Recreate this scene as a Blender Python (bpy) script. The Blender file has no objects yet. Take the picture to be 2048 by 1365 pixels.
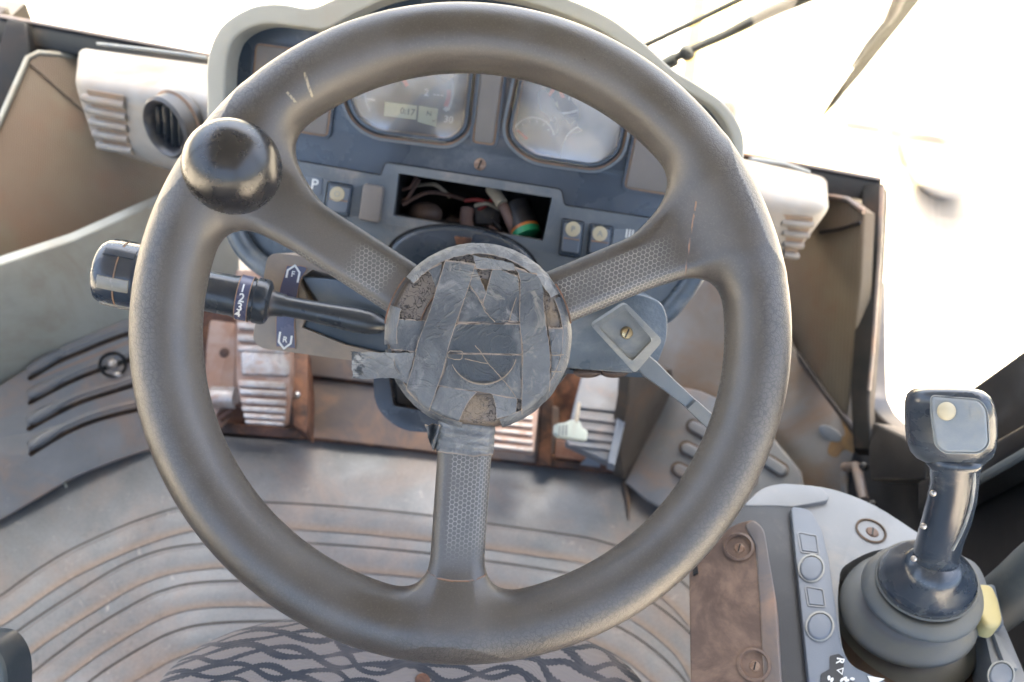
import bpy, bmesh, math, random
import numpy as np
from mathutils import Vector, Matrix
from mathutils.geometry import tessellate_polygon
random.seed(7); np.random.seed(7)
SC = bpy.context.scene
COL = SC.collection
V3 = Vector
R = math.radians

# ------------------------------------------------------------------ camera
FPX = 28 / 36 * 2048
CAM = V3((0, 0, 1.15))
PITCH, ROLL = R(50), R(9.5)
FWD = V3((0, math.cos(PITCH), -math.sin(PITCH)))
_up = V3((0, math.sin(PITCH), math.cos(PITCH)))
_rt = V3((1, 0, 0))
RT = _rt * math.cos(ROLL) + _up * math.sin(ROLL)
UP = -_rt * math.sin(ROLL) + _up * math.cos(ROLL)
cd = bpy.data.cameras.new('camera')
cam = bpy.data.objects.new('camera', cd)
COL.objects.link(cam)
cd.lens = 28; cd.sensor_width = 36; cd.clip_start = .02; cd.clip_end = 500
m = Matrix((RT, UP, -FWD)).transposed().to_4x4()
m.translation = CAM
cam.matrix_world = m
cd.dof.use_dof = True
cd.dof.focus_distance = .515
cd.dof.aperture_fstop = 7.1
SC.camera = cam

# ------------------------------------------------------------------ light
w = bpy.data.worlds.new('World'); SC.world = w; w.use_nodes = True
nt = w.node_tree; nt.nodes.clear()
sky = nt.nodes.new('ShaderNodeTexSky'); sky.sky_type = 'NISHITA'; sky.sun_disc = False
SUN_EL, SUN_AZ = R(73), R(6)        # azimuth measured from +Y towards +X
sky.sun_elevation = SUN_EL; sky.sun_rotation = SUN_AZ
sky.dust_density = 7.0; sky.air_density = .85; sky.ozone_density = .6
bg = nt.nodes.new('ShaderNodeBackground'); bg.inputs[1].default_value = .15
wo = nt.nodes.new('ShaderNodeOutputWorld')
nt.links.new(sky.outputs[0], bg.inputs[0]); nt.links.new(bg.outputs[0], wo.inputs[0])
ld = bpy.data.lights.new('sun', 'SUN'); ld.energy = 4.5; ld.angle = R(.5); ld.color = (1, .93, .82)
sun = bpy.data.objects.new('sun', ld); COL.objects.link(sun)
sd = V3((math.sin(SUN_AZ) * math.cos(SUN_EL), math.cos(SUN_AZ) * math.cos(SUN_EL), math.sin(SUN_EL)))
sun.rotation_euler = sd.to_track_quat('Z', 'Y').to_euler()
sun.location = sd * 20
SC.view_settings.view_transform = 'Standard'
SC.view_settings.look = 'None'
SC.view_settings.gamma = 1
SC.view_settings.use_curve_mapping = False
SC.view_settings.exposure = 3.12
SC.cycles.max_bounces = 8
SC.cycles.diffuse_bounces = 5
SC.cycles.glossy_bounces = 4
SC.cycles.transparent_max_bounces = 16
SC.cycles.use_denoising = True
SC.cycles.caustics_reflective = False
SC.cycles.caustics_refractive = False
SC.cycles.sample_clamp_indirect = 6

# ------------------------------------------------------------------ geometry helpers
def ray(u, v):
    return FWD + RT * ((u - 1024) / FPX) - UP * ((v - 682.5) / FPX)
def P(u, v, d):
    return CAM + ray(u, v) * d
def Pz(u, v, z):
    r = ray(u, v); return CAM + r * ((z - CAM.z) / r.z)
def face_cam(p, n):
    return -n if n.dot(CAM - p) < 0 else n
def pl3(a, b, c):
    p = [P(*q) for q in (a, b, c)]
    n = (p[1] - p[0]).cross(p[2] - p[0]).normalized()
    return p[0], face_cam(p[0], n)
def plz(a, b, c):
    p = [Pz(*q) for q in (a, b, c)]
    n = (p[1] - p[0]).cross(p[2] - p[0]).normalized()
    return p[0], face_cam(p[0], n)
def pln(u, v, d, n):
    p = P(u, v, d); return p, face_cam(p, V3(n).normalized())
def on(pl, u, v, lift=0):
    r = ray(u, v)
    q = pl[0] + pl[1] * lift
    return CAM + r * ((q - CAM).dot(pl[1]) / r.dot(pl[1]))
def pxm(pl, u, v):          # metres per pixel at that place
    return (on(pl, u, v) - CAM).dot(FWD) / FPX
def rp(pts, r=0, seg=5):
    out = []; n = len(pts)
    for i in range(n):
        p = pts[i]; rr = p[2] if len(p) > 2 else r
        b = V3((p[0], p[1])); a = V3(pts[i - 1][:2]); c = V3(pts[(i + 1) % n][:2])
        if rr <= 0:
            out.append((b.x, b.y)); continue
        d1 = (a - b); d2 = (c - b)
        k = min(rr, d1.length * .48, d2.length * .48)
        p1 = b + d1.normalized() * k; p2 = b + d2.normalized() * k
        for j in range(seg + 1):
            t = j / seg
            q = p1 * (1 - t) ** 2 + b * 2 * t * (1 - t) + p2 * t * t
            out.append((q.x, q.y))
    return out
def cr(pts, closed=False, n=6):
    out = []; N = len(pts)
    rng = N if closed else N - 1
    for i in range(rng):
        if closed:
            p0, p1, p2, p3 = (pts[(i + k) % N] for k in (-1, 0, 1, 2))
        else:
            p0 = pts[max(i - 1, 0)]; p1 = pts[i]; p2 = pts[i + 1]; p3 = pts[min(i + 2, N - 1)]
        p0, p1, p2, p3 = (np.array(q, float) for q in (p0, p1, p2, p3))
        for j in range(n):
            t = j / n
            out.append(tuple(.5 * ((2 * p1) + (-p0 + p2) * t + (2 * p0 - 5 * p1 + 4 * p2 - p3) * t * t + (-p0 + 3 * p1 - 3 * p2 + p3) * t ** 3)))
    if not closed: out.append(tuple(float(x) for x in pts[-1]))
    return out
def ell(cx, cy, rx, ry, ang=0, n=40, a0=0, a1=360):
    o = []; ca, sa = math.cos(R(ang)), math.sin(R(ang))
    full = abs(a1 - a0) >= 360
    for i in range(n if full else n + 1):
        t = R(a0 + (a1 - a0) * i / n)
        x, y = rx * math.cos(t), ry * math.sin(t)
        o.append((cx + x * ca - y * sa, cy + x * sa + y * ca))
    return o

def thing(name, label, cat, loc=(0, 0, 0), group=None):
    o = bpy.data.objects.new(name, None); COL.objects.link(o)
    o.location = V3(loc); o.empty_display_size = .02
    o['label'] = label; o['category'] = cat
    if group: o['group'] = group
    return o
def setpar(o, parent):
    if parent is None: return
    o.parent = parent
    o.matrix_parent_inverse = wm(parent).inverted()
def wm(o):
    if o.parent is None: return Matrix.LocRotScale(o.location, o.rotation_euler, o.scale)
    return wm(o.parent) @ o.matrix_parent_inverse @ o.matrix_basis
def meshobj(name, me, m, parent=None, kind=None, mw=None, smooth=40):
    o = bpy.data.objects.new(name, me); COL.objects.link(o)
    if m is not None: me.materials.append(m)
    if mw is not None: o.matrix_basis = mw
    if smooth is not None:
        me.shade_smooth()
        if smooth < 180: me.set_sharp_from_angle(angle=R(smooth))
    setpar(o, parent)
    if kind: o['kind'] = kind
    return o
def fin(bm, name, m, parent=None, kind=None, smooth=40, mw=None):
    bmesh.ops.recalc_face_normals(bm, faces=bm.faces)
    me = bpy.data.meshes.new(name); bm.to_mesh(me); bm.free()
    return meshobj(name, me, m, parent, kind, mw, smooth)

def add_plate(bm, loops3, n, t, bev=0, seg=3):
    """loops3: [outer, hole, ...] lists of world points; front faces along n"""
    vl = [[bm.verts.new(p) for p in L] for L in loops3]
    vb = [[bm.verts.new(V3(p) - n * t) for p in L] for L in loops3]
    fe = []
    if len(loops3) == 1:
        bm.faces.new(vl[0]); bm.faces.new(list(reversed(vb[0])))
    else:
        flat = [v for L in vl for v in L]; flatb = [v for L in vb for v in L]
        for tri in tessellate_polygon([[v.co for v in L] for L in vl]):
            try: bm.faces.new([flat[i] for i in tri]); bm.faces.new([flatb[i] for i in reversed(tri)])
            except ValueError: pass
    for L, B in zip(vl, vb):
        for i in range(len(L)):
            j = (i + 1) % len(L)
            bm.faces.new((L[i], B[i], B[j], L[j]))
    bm.normal_update()
    if bev > 0:
        es = []
        for L in vl:
            for i in range(len(L)):
                e = bm.edges.get((L[i], L[(i + 1) % len(L)]))
                if e: es.append(e)
        bmesh.ops.bevel(bm, geom=es, offset=bev, segments=seg, profile=.5, affect='EDGES', clamp_overlap=True)
def plate(name, outline, pl, t, m, parent=None, bev=0, seg=3, lift=0, holes=(), kind=None, smooth=35):
    bm = bmesh.new()
    loops = [[on(pl, p[0], p[1], lift) for p in L] for L in [outline] + list(holes)]
    add_plate(bm, loops, pl[1], t, bev, seg)
    return fin(bm, name, m, parent, kind, smooth)
def ringpx(name, outline, grow, pl, t, m, parent=None, lift=0, bev=0, c=None):
    """ring strip: outline scaled about its centre by grow px"""
    cx = sum(p[0] for p in outline) / len(outline); cy = sum(p[1] for p in outline) / len(outline)
    outer = offs(outline, grow)
    return plate(name, outer, pl, t, m, parent, lift=lift, holes=[outline], bev=bev)
def offs(pts, g):
    """offset a closed px outline outwards by g px"""
    n = len(pts); A = sum(pts[i][0] * pts[(i + 1) % n][1] - pts[(i + 1) % n][0] * pts[i][1] for i in range(n))
    s = 1 if A > 0 else -1; out = []
    for i in range(n):
        a = V3((*pts[i - 1][:2],)); b = V3((*pts[i][:2],)); c = V3((*pts[(i + 1) % n][:2],))
        d = (c - a)
        if d.length < 1e-6: d = V3((1, 0))
        d.normalize(); nn = V3((d.y, -d.x)) * s
        out.append((b.x + nn.x * g, b.y + nn.y * g))
    return out
def tube_bm(bm, pts, rad, seg=8, cap=True):
    pts = [V3(p) for p in pts]; n = len(pts); rings = []
    rr = rad if isinstance(rad, (list, tuple)) else [rad] * n
    prev = None
    for i, p in enumerate(pts):
        t = (pts[min(i + 1, n - 1)] - pts[max(i - 1, 0)]).normalized()
        if prev is None:
            a = t.orthogonal().normalized()
        else:
            a = (prev - t * prev.dot(t)).normalized()
        prev = a; b = t.cross(a)
        rings.append([bm.verts.new(p + (a * math.cos(2 * math.pi * k / seg) + b * math.sin(2 * math.pi * k / seg)) * rr[i]) for k in range(seg)])
    for A, B in zip(rings, rings[1:]):
        for k in range(seg):
            bm.faces.new((A[k], A[(k + 1) % seg], B[(k + 1) % seg], B[k]))
    if cap:
        bm.faces.new(list(reversed(rings[0]))); bm.faces.new(rings[-1])
def tube(name, pts, rad, m, parent=None, seg=8, kind=None):
    bm = bmesh.new(); tube_bm(bm, pts, rad, seg); return fin(bm, name, m, parent, kind, 60)
def loft_bm(bm, secs, cap=True):
    rings = [[bm.verts.new(p) for p in s] for s in secs]; n = len(rings[0])
    for A, B in zip(rings, rings[1:]):
        for k in range(n):
            bm.faces.new((A[k], A[(k + 1) % n], B[(k + 1) % n], B[k]))
    if cap:
        bm.faces.new(list(reversed(rings[0]))); bm.faces.new(rings[-1])
def loft(name, secs, m, parent=None, smooth=50, cap=True):
    bm = bmesh.new(); loft_bm(bm, secs, cap); return fin(bm, name, m, parent, None, smooth)
def frame_axes(ax):
    ax = V3(ax).normalized()
    b = (RT - ax * RT.dot(ax))
    if b.length < .2: b = UP - ax * UP.dot(ax)
    b.normalize(); c = ax.cross(b); return ax, b, c
def lathe_bm(bm, prof, o, ax, seg=48, a0=0, a1=360):
    ax, b, c = frame_axes(ax); full = a1 - a0 >= 360; n = seg if full else seg + 1
    rings = []
    for r, h in prof:
        if r < 1e-6: rings.append([bm.verts.new(o + ax * h)] * n); continue
        rings.append([bm.verts.new(o + ax * h + (b * math.cos(R(a0 + (a1 - a0) * k / seg)) + c * math.sin(R(a0 + (a1 - a0) * k / seg))) * r) for k in range(n)])
    for A, B in zip(rings, rings[1:]):
        for k in range(seg):
            q = [A[k], A[(k + 1) % n], B[(k + 1) % n], B[k]]
            u = []
            for x in q:
                if x not in u: u.append(x)
            if len(u) > 2:
                try: bm.faces.new(u)
                except ValueError: pass
def lathe(name, prof, o, ax, m, parent=None, seg=48, smooth=40, a0=0, a1=360):
    bm = bmesh.new(); lathe_bm(bm, prof, V3(o), ax, seg, a0, a1); return fin(bm, name, m, parent, None, smooth)
def box_bm(bm, c, ax, ay, az, sx, sy, sz, bev=0):
    vs = {}
    for i in (-1, 1):
        for j in (-1, 1):
            for k in (-1, 1):
                vs[i, j, k] = bm.verts.new(V3(c) + ax * i * sx / 2 + ay * j * sy / 2 + az * k * sz / 2)
    fs = [((-1,-1,-1),(-1,1,-1),(1,1,-1),(1,-1,-1)), ((-1,-1,1),(1,-1,1),(1,1,1),(-1,1,1)), ((-1,-1,-1),(1,-1,-1),(1,-1,1),(-1,-1,1)),
          ((-1,1,-1),(-1,1,1),(1,1,1),(1,1,-1)), ((-1,-1,-1),(-1,-1,1),(-1,1,1),(-1,1,-1)), ((1,-1,-1),(1,1,-1),(1,1,1),(1,-1,1))]
    F = [bm.faces.new([vs[q] for q in f]) for f in fs]
    if bev > 0:
        es = {e for f in F for e in f.edges}
        bmesh.ops.bevel(bm, geom=list(es), offset=bev, segments=2, profile=.5, affect='EDGES')
def box(name, c, sx, sy, sz, m, parent=None, ax=None, bev=0, kind=None):
    if ax is None: ax = (V3((1, 0, 0)), V3((0, 1, 0)), V3((0, 0, 1)))
    bm = bmesh.new(); box_bm(bm, c, ax[0], ax[1], ax[2], sx, sy, sz, bev); return fin(bm, name, m, parent, kind, 35)
def ball(name, c, r, m, parent=None, sc=(1, 1, 1), seg=48):
    bm = bmesh.new(); bmesh.ops.create_uvsphere(bm, u_segments=seg, v_segments=seg // 2, radius=r)
    M = Matrix((RT * sc[0], UP * sc[1], -FWD * sc[2])).transposed()
    for v in bm.verts: v.co = V3(c) + M @ v.co
    return fin(bm, name, m, parent, None, 180)
def screw(name, pl, u, v, rpx, m, parent, lift=0, slot=True, h=.002):
    o = on(pl, u, v, lift); k = pxm(pl, u, v) * rpx
    bm = bmesh.new()
    lathe_bm(bm, [(k, -.002), (k, h * .4), (k * .8, h), (k * .3, h * 1.15), (0, h * 1.2)], o, pl[1], 24)
    ob = fin(bm, name, m, parent, None, 40)
    if slot:
        ax, b, c = frame_axes(pl[1])
        s = box('slot', o + pl[1] * (h * 1.15), k * 1.5, k * .25, .0006, M_black, ob, ax=((b * .4 + c * .92).normalized(), (b * .92 - c * .4).normalized(), ax))
    return ob
def text(name, s, pl, u, v, hpx, m, parent, ang=0, lift=.0006, bend=None):
    cu = bpy.data.curves.new('glyphs', 'FONT'); cu.body = s; cu.size = 1; cu.align_x = 'CENTER'; cu.align_y = 'CENTER'; cu.resolution_u = 3
    cu.offset = .02
    to = bpy.data.objects.new('glyphs', cu); COL.objects.link(to)
    dg = bpy.context.evaluated_depsgraph_get(); me0 = to.evaluated_get(dg).to_mesh()
    me = me0.copy() if False else bpy.data.meshes.new(name)
    bm = bmesh.new(); bm.from_mesh(me0)
    to.to_mesh_clear() if hasattr(to, 'to_mesh_clear') else None
    bpy.data.objects.remove(to); bpy.data.curves.remove(cu)
    if bend:
        bmesh.ops.triangulate(bm, faces=bm.faces); bmesh.ops.subdivide_edges(bm, edges=bm.edges, cuts=2, use_grid_fill=True)
    ca, sa = math.cos(R(ang)), math.sin(R(ang))
    for w_ in bm.verts:
        x, y = w_.co.x * hpx * 1.35, -w_.co.y * hpx * 1.35
        uu, vv = u + x * ca - y * sa, v + x * sa + y * ca
        w_.co = bend(uu, vv) if bend else on(pl, uu, vv, lift)
    bm.to_mesh(me); bm.free()
    return meshobj(name, me, m, parent, None, None, None)

# ------------------------------------------------------------------ materials
class N:
    def __init__(s, name):
        s.m = bpy.data.materials.new(name); s.m.use_nodes = True; s.t = s.m.node_tree; s.t.nodes.clear()
        s.out = s.n('ShaderNodeOutputMaterial'); s.tc = s.n('ShaderNodeTexCoord')
        s.co = s.tc.outputs['Object']
    def n(s, ty, **k):
        x = s.t.nodes.new(ty)
        for a, b in k.items(): setattr(x, a, b)
        return x
    def L(s, a, b): s.t.links.new(a, b)
    def put(s, sock, v):
        if isinstance(v, bpy.types.NodeSocket): s.L(v, sock)
        else: sock.default_value = v if not (isinstance(v, tuple) and len(v) == 3 and len(sock.default_value) == 4) else (*v, 1)
    def noise(s, scale, detail=4, rough=.6, dist=0, co=None):
        x = s.n('ShaderNodeTexNoise'); s.L(co or s.co, x.inputs['Vector'])
        x.inputs['Scale'].default_value = scale; x.inputs['Detail'].default_value = detail
        x.inputs['Roughness'].default_value = rough; x.inputs['Distortion'].default_value = dist
        return x.outputs['Fac']
    def ramp(s, v, lo, hi, a=0., b=1.):
        x = s.n('ShaderNodeMapRange'); x.interpolation_type = 'SMOOTHSTEP'
        s.put(x.inputs[0], v); x.inputs[1].default_value = lo; x.inputs[2].default_value = hi
        x.inputs[3].default_value = a; x.inputs[4].default_value = b
        return x.outputs[0]
    def mix(s, f, a, b, mode='MIX'):
        x = s.n('ShaderNodeMix', data_type='RGBA', blend_type=mode)
        s.put(x.inputs[0], f); s.put(x.inputs[6], a); s.put(x.inputs[7], b)
        return x.outputs[2]
    def ma(s, op, a, b=0., c=0.):
        x = s.n('ShaderNodeMath', operation=op)
        s.put(x.inputs[0], a); s.put(x.inputs[1], b); s.put(x.inputs[2], c)
        return x.outputs[0]
    def vm(s, op, a, b=(0, 0, 0)):
        x = s.n('ShaderNodeVectorMath', operation=op)
        s.put(x.inputs[0], a); s.put(x.inputs[1], b)
        return x
    def scaleco(s, v):
        x = s.n('ShaderNodeMapping'); s.L(s.co, x.inputs[0]); x.inputs['Scale'].default_value = v; return x.outputs[0]
    def attr(s, name, out='Fac'):
        return s.n('ShaderNodeAttribute', attribute_name=name).outputs[out]
    def voro(s, scale, co=None, feat='DISTANCE_TO_EDGE'):
        x = s.n('ShaderNodeTexVoronoi', feature=feat); s.L(co or s.co, x.inputs['Vector']); x.inputs['Scale'].default_value = scale
        return x.outputs['Distance']
    def bsdf(s, col, rough, metal=0., bump=None, bstr=.3, bdist=.001, coat=0., spec=.5, sheen=0.):
        p = s.n('ShaderNodeBsdfPrincipled')
        s.put(p.inputs['Base Color'], col); s.put(p.inputs['Roughness'], rough); s.put(p.inputs['Metallic'], metal)
        p.inputs['Specular IOR Level'].default_value = spec
        p.inputs['Coat Weight'].default_value = coat; p.inputs['Coat Roughness'].default_value = .15
        p.inputs['Sheen Weight'].default_value = sheen
        if bump is not None:
            b = s.n('ShaderNodeBump'); b.inputs['Strength'].default_value = bstr; b.inputs['Distance'].default_value = bdist
            s.put(b.inputs['Height'], bump); s.L(b.outputs[0], p.inputs['Normal'])
        s.L(p.outputs[0], s.out.inputs[0]); s.p = p
        return s.m
def mk(name, col, col2=None, ns=9, rough=.5, rvar=.12, dust=0., dcol=(.34, .26, .18), ds=14, up=0., grain=.15, gs=900, metal=0., coat=0., spec=.5, edge=0., ecol=(.45, .3, .2), fine=0., stretch=None, sheen=0., specks=0.):
    """worn, dusty plastic / paint / metal"""
    a = N(name); co = a.scaleco(stretch) if stretch else a.co
    col2 = col2 or tuple(c * .75 for c in col)
    n1 = a.noise(ns, 5, .6, .3, co); c = a.mix(a.ramp(n1, .35, .65), col, col2)
    n2 = a.noise(ds, 6, .68, .5, co)
    if dust > 0 or up > 0:
        f = a.ramp(n2, .62 - .3 * dust, .86 - .2 * dust, 0, min(1, .35 + .65 * dust)) if dust > 0 else 0.
        if up > 0:
            g = a.n('ShaderNodeNewGeometry'); sx = a.n('ShaderNodeSeparateXYZ'); a.L(g.outputs['Normal'], sx.inputs[0])
            f2 = a.ma('MULTIPLY', a.ramp(sx.outputs[2], .3, 1.0), a.ramp(n2, .25, .8, up * .4, up))
            f = a.ma('MAXIMUM', f, f2)
        c = a.mix(f, c, dcol); rr = a.ma('ADD', a.ramp(n1, .3, .7, rough - rvar, rough + rvar), a.ma('MULTIPLY', f, .3))
    else:
        rr = a.ramp(n1, .3, .7, rough - rvar, rough + rvar)
    if edge > 0:      # crease tint: rusty dust, a darker tone on the gaiter
        g = a.n('ShaderNodeNewGeometry')
        f3 = a.ramp(g.outputs['Pointiness'], .49, .44, 0, edge)
        c = a.mix(f3, c, ecol)
    if fine > 0:
        c = a.mix(fine, c, a.mix(a.ramp(a.noise(260, 3, .7), .35, .65), tuple(x * .55 for x in col), tuple(min(1, x * 1.5) for x in col)))
    if specks > 0:    # dried mud flecks and scuffs
        sp = a.ma('MULTIPLY', a.ramp(a.noise(55, 5, .75, .8), .60, .70), a.ramp(a.noise(9, 3), .40, .60, .15, 1))
        c = a.mix(a.ma('MULTIPLY', sp, specks), c, (.42, .38, .33))
        sd_ = a.ramp(a.noise(38, 5, .7, 1.2), .58, .72)
        c = a.mix(a.ma('MULTIPLY', sd_, specks * .6), c, tuple(x * .35 for x in col))
    b = a.ma('ADD', a.noise(gs, 2, .6), a.ma('MULTIPLY', n2, 1.5))
    return a.bsdf(c, rr, metal, b, grain, .0006, coat, spec, sheen)
M_black = mk('black_plastic', (.012, .012, .013), rough=.5)
DUST = (.36, .29, .22); RUST = (.24, .09, .035); ORA = (.50, .27, .14)
# ---- material set
M_dash = mk('dash_dark_blue_plastic', (.032, .045, .062), (.05, .062, .078), rough=.32, dust=.35, dcol=(.26, .27, .28), ds=9, coat=.25, edge=.6)
M_dashgrey = mk('dash_grey_plastic', (.10, .12, .14), (.15, .165, .175), rough=.42, dust=.5, dcol=(.34, .30, .26), edge=.7)
M_blank = mk('blank_panel_brown_grey', (.20, .18, .165), (.17, .155, .14), rough=.6, dust=.4, dcol=(.3, .22, .16))
M_hood = mk('hood_beige_plastic', (.40, .385, .32), (.45, .43, .36), ns=5, rough=.5, dust=.3, dcol=(.42, .34, .25), edge=.7)
M_groove = mk('dusty_groove', (.33, .20, .12), (.20, .15, .12), ns=30, rough=.9)
M_pod = mk('pod_white_plastic', (.245, .235, .215), (.22, .20, .175), rough=.5, dust=.6, dcol=(.30, .215, .15), edge=.9, ecol=(.52, .33, .2))
M_podlouv = mk('louvre_dusty_plastic', (.22, .145, .095), (.20, .155, .115), ns=30, rough=.7)
M_vent = mk('vent_grey_plastic', (.045, .048, .055), (.07, .07, .072), rough=.4, dust=.5, dcol=(.19, .12, .08), edge=.8)
M_frame = mk('black_painted_steel', (.012, .013, .013), (.022, .019, .017), rough=.55, dust=.3, dcol=(.08, .05, .035), spec=.15, coat=.0, edge=.8, ecol=(.3, .18, .1))
M_post = mk('brown_black_rubber_post', (.035, .024, .018), (.02, .016, .014), rough=.5, dust=.4, dcol=(.12, .08, .055))
M_greenp = mk('grey_green_moulding', (.38, .39, .34), (.30, .305, .26), ns=6, rough=.42, dust=.6, dcol=(.27, .22, .15), ds=7, edge=.5)
M_slot = mk('grey_toe_panel', (.205, .21, .215), (.15, .16, .17), ns=6, rough=.4, dust=.65, dcol=(.27, .19, .14), ds=10, specks=.35, edge=.9, ecol=(.3, .17, .09))
M_slotdark = mk('slot_dark_brown', (.13, .085, .055), (.08, .065, .052), ns=30, rough=.85)  # plain dark brown for slot floors, wells and pad surrounds
M_mat = mk('worn_floor_rubber', (.165, .18, .19), (.10, .108, .115), ns=5, rough=.38, dust=.75, dcol=(.25, .195, .16), ds=6, fine=.15, specks=.6, edge=.8, ecol=(.22, .15, .10))
M_rust = mk('rusty_dark_steel', (.07, .024, .012), (.022, .013, .010), ns=20, rough=.6, dust=.7, dcol=(.27, .12, .06), ds=25, grain=.5)
M_plate = mk('worn_brown_plate', (.17, .135, .115), (.115, .105, .105), ns=8, rough=.42, dust=.6, dcol=(.38, .22, .13), ds=9, edge=.9, ecol=(.5, .2, .09))
M_rib = mk('polished_pedal_metal', (.42, .40, .39), (.30, .26, .23), ns=40, rough=.35, dust=.55, dcol=(.40, .20, .11), ds=60, metal=.3)
M_pedal = mk('pedal_brown_casting', (.26, .14, .09), (.33, .24, .20), ns=22, rough=.5, dust=.5, dcol=(.38, .22, .14), edge=.7)
M_accel = mk('accelerator_blue_grey_rubber', (.10, .115, .135), (.14, .135, .135), ns=14, rough=.42, dust=.5, dcol=(.36, .25, .19))
M_bwall = mk('brown_shadow_panel', (.085, .07, .055), (.06, .05, .042), ns=8, rough=.6, dust=.4, dcol=(.2, .12, .07))
M_shroud = mk('column_shroud_grey_brown', (.185, .155, .125), (.22, .18, .145), ns=9, rough=.5, dust=.55, dcol=(.33, .26, .19), ds=11, edge=.8, ecol=(.42, .32, .24))
M_shroudblue = mk('column_shroud_blue', (.065, .088, .112), (.10, .125, .148), ns=14, rough=.32, dust=.4, dcol=(.30, .31, .31), grain=.9, gs=420, coat=.3)
M_pocket = mk('pocket_blue_plastic', (.075, .105, .14), (.11, .14, .17), ns=10, rough=.36, dust=.35, dcol=(.25, .23, .20), coat=.2)
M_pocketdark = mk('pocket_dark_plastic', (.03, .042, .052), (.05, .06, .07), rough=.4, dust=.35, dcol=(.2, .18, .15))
M_label = mk('indigo_label', (.07, .075, .13), (.09, .09, .13), rough=.35, dust=.3, dcol=(.2, .17, .17))
M_white = mk('white_print', (.75, .77, .76), (.65, .66, .64), ns=60, rough=.5)
M_cream = mk('cream_plastic', (.50, .44, .30), (.44, .38, .26), rough=.45)
M_yellow = mk('yellow_switch_plastic', (.55, .47, .22), (.50, .42, .20), rough=.45, dust=.2, dcol=(.5, .4, .25))
M_lever = mk('lever_grey_plastic', (.20, .22, .23), (.27, .28, .27), ns=16, rough=.4, dust=.75, dcol=(.42, .40, .34), ds=18, edge=.9, ecol=(.5, .46, .38))
M_arm = mk('lever_arm_slate', (.10, .12, .135), (.14, .155, .165), ns=12, rough=.38, dust=.4, dcol=(.3, .27, .22), edge=.6)
M_brass = mk('brass_screw', (.55, .42, .22), (.35, .26, .15), ns=200, rough=.35, metal=.8)
M_steel = mk('dull_steel', (.5, .48, .45), (.3, .24, .19), ns=150, rough=.35, metal=.7)
M_rustscrew = mk('rusty_screw', (.33, .24, .18), (.2, .12, .08), ns=200, rough=.5, metal=.3)
M_stalk = mk('stalk_blue_black', (.022, .028, .036), (.035, .041, .047), ns=12, rough=.3, dust=.25, dcol=(.25, .23, .19), coat=.15, edge=.3)
M_grip = mk('grip_gloss_blue_black', (.022, .033, .05), (.035, .046, .062), ns=16, rough=.24, dust=.3, dcol=(.22, .22, .20), coat=.4, edge=.5, ecol=(.45, .40, .30))
M_gripface = mk('grip_face_worn', (.21, .24, .265), (.30, .315, .32), ns=28, rough=.42, dust=.5, dcol=(.36, .33, .27), ds=40)
M_gaiter = mk('rubber_gaiter', (.085, .097, .108), (.12, .125, .12), ns=14, rough=.42, dust=.6, up=.55, dcol=(.20, .18, .125), ds=16, edge=.5, ecol=(.07, .05, .04))  # edge tint turns the creases of the folds darker
M_cons = mk('console_light_grey', (.215, .23, .245), (.185, .197, .21), rough=.38, dust=.4, dcol=(.36, .33, .29), ds=8)
M_consstrip = mk('console_strip_blue_grey', (.12, .145, .18), (.145, .165, .195), rough=.42, dust=.35, dcol=(.28, .27, .26))
M_consdark = mk('console_side_navy', (.014, .017, .022), (.024, .026, .03), rough=.5, dust=.3, dcol=(.14, .12, .11))
M_cover = mk('brown_cover_plate', (.075, .047, .036), (.105, .068, .052), ns=9, rough=.5, dust=.7, dcol=(.26, .17, .12), ds=20, edge=.7, ecol=(.33, .2, .13))
M_door = mk('black_door_trim', (.006, .007, .008), (.012, .013, .015), ns=7, rough=.5, dust=.35, dcol=(.07, .07, .07))
M_doorgrey = mk('dark_grey_tube', (.07, .085, .09), (.10, .115, .12), rough=.5, dust=.3, dcol=(.2, .2, .18))
M_arm2 = mk('armrest_worn_teal', (.05, .075, .08), (.09, .10, .10), ns=40, rough=.55, dust=.5, dcol=(.19, .15, .12))
M_conn = mk('pale_connector', (.62, .66, .55), (.55, .57, .48), rough=.45, dust=.3, dcol=(.45, .36, .25))
M_wire = mk('wire_black', (.02, .018, .018), (.05, .04, .035), ns=40, rough=.5)
M_wirer = mk('wire_red', (.35, .04, .03), rough=.5); M_wireg = mk('wire_green', (.02, .28, .12), rough=.45)
M_wireo = mk('wire_orange', (.6, .18, .04), rough=.5); M_wireb = mk('wire_brown', (.22, .13, .10), ns=30, rough=.6); M_wirew = mk('wire_sleeve_tan', (.45, .38, .28), ns=40, rough=.6)
M_wiper = mk('wiper_grey_paint', (.04, .042, .04), (.06, .056, .048), ns=30, rough=.75, spec=.2)
M_blade = mk('wiper_olive_rubber', (.030, .028, .018), (.045, .040, .025), ns=30, rough=.8, spec=.15)
M_ypaint = mk('sunlit_yellow_paint', (.58, .45, .20), (.55, .44, .22), ns=4, rough=.8, spec=.2, dust=.2, dcol=(.5, .38, .15))
M_ground = mk('pale_sandy_ground', (.55, .47, .36), (.46, .39, .30), ns=.6, rough=.9, gs=20)
M_roof = mk('cab_roof_lining', (.12, .12, .11), rough=.8)
M_wall = mk('cab_dark_wall', (.03, .027, .024), (.05, .04, .032), rough=.7)

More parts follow.
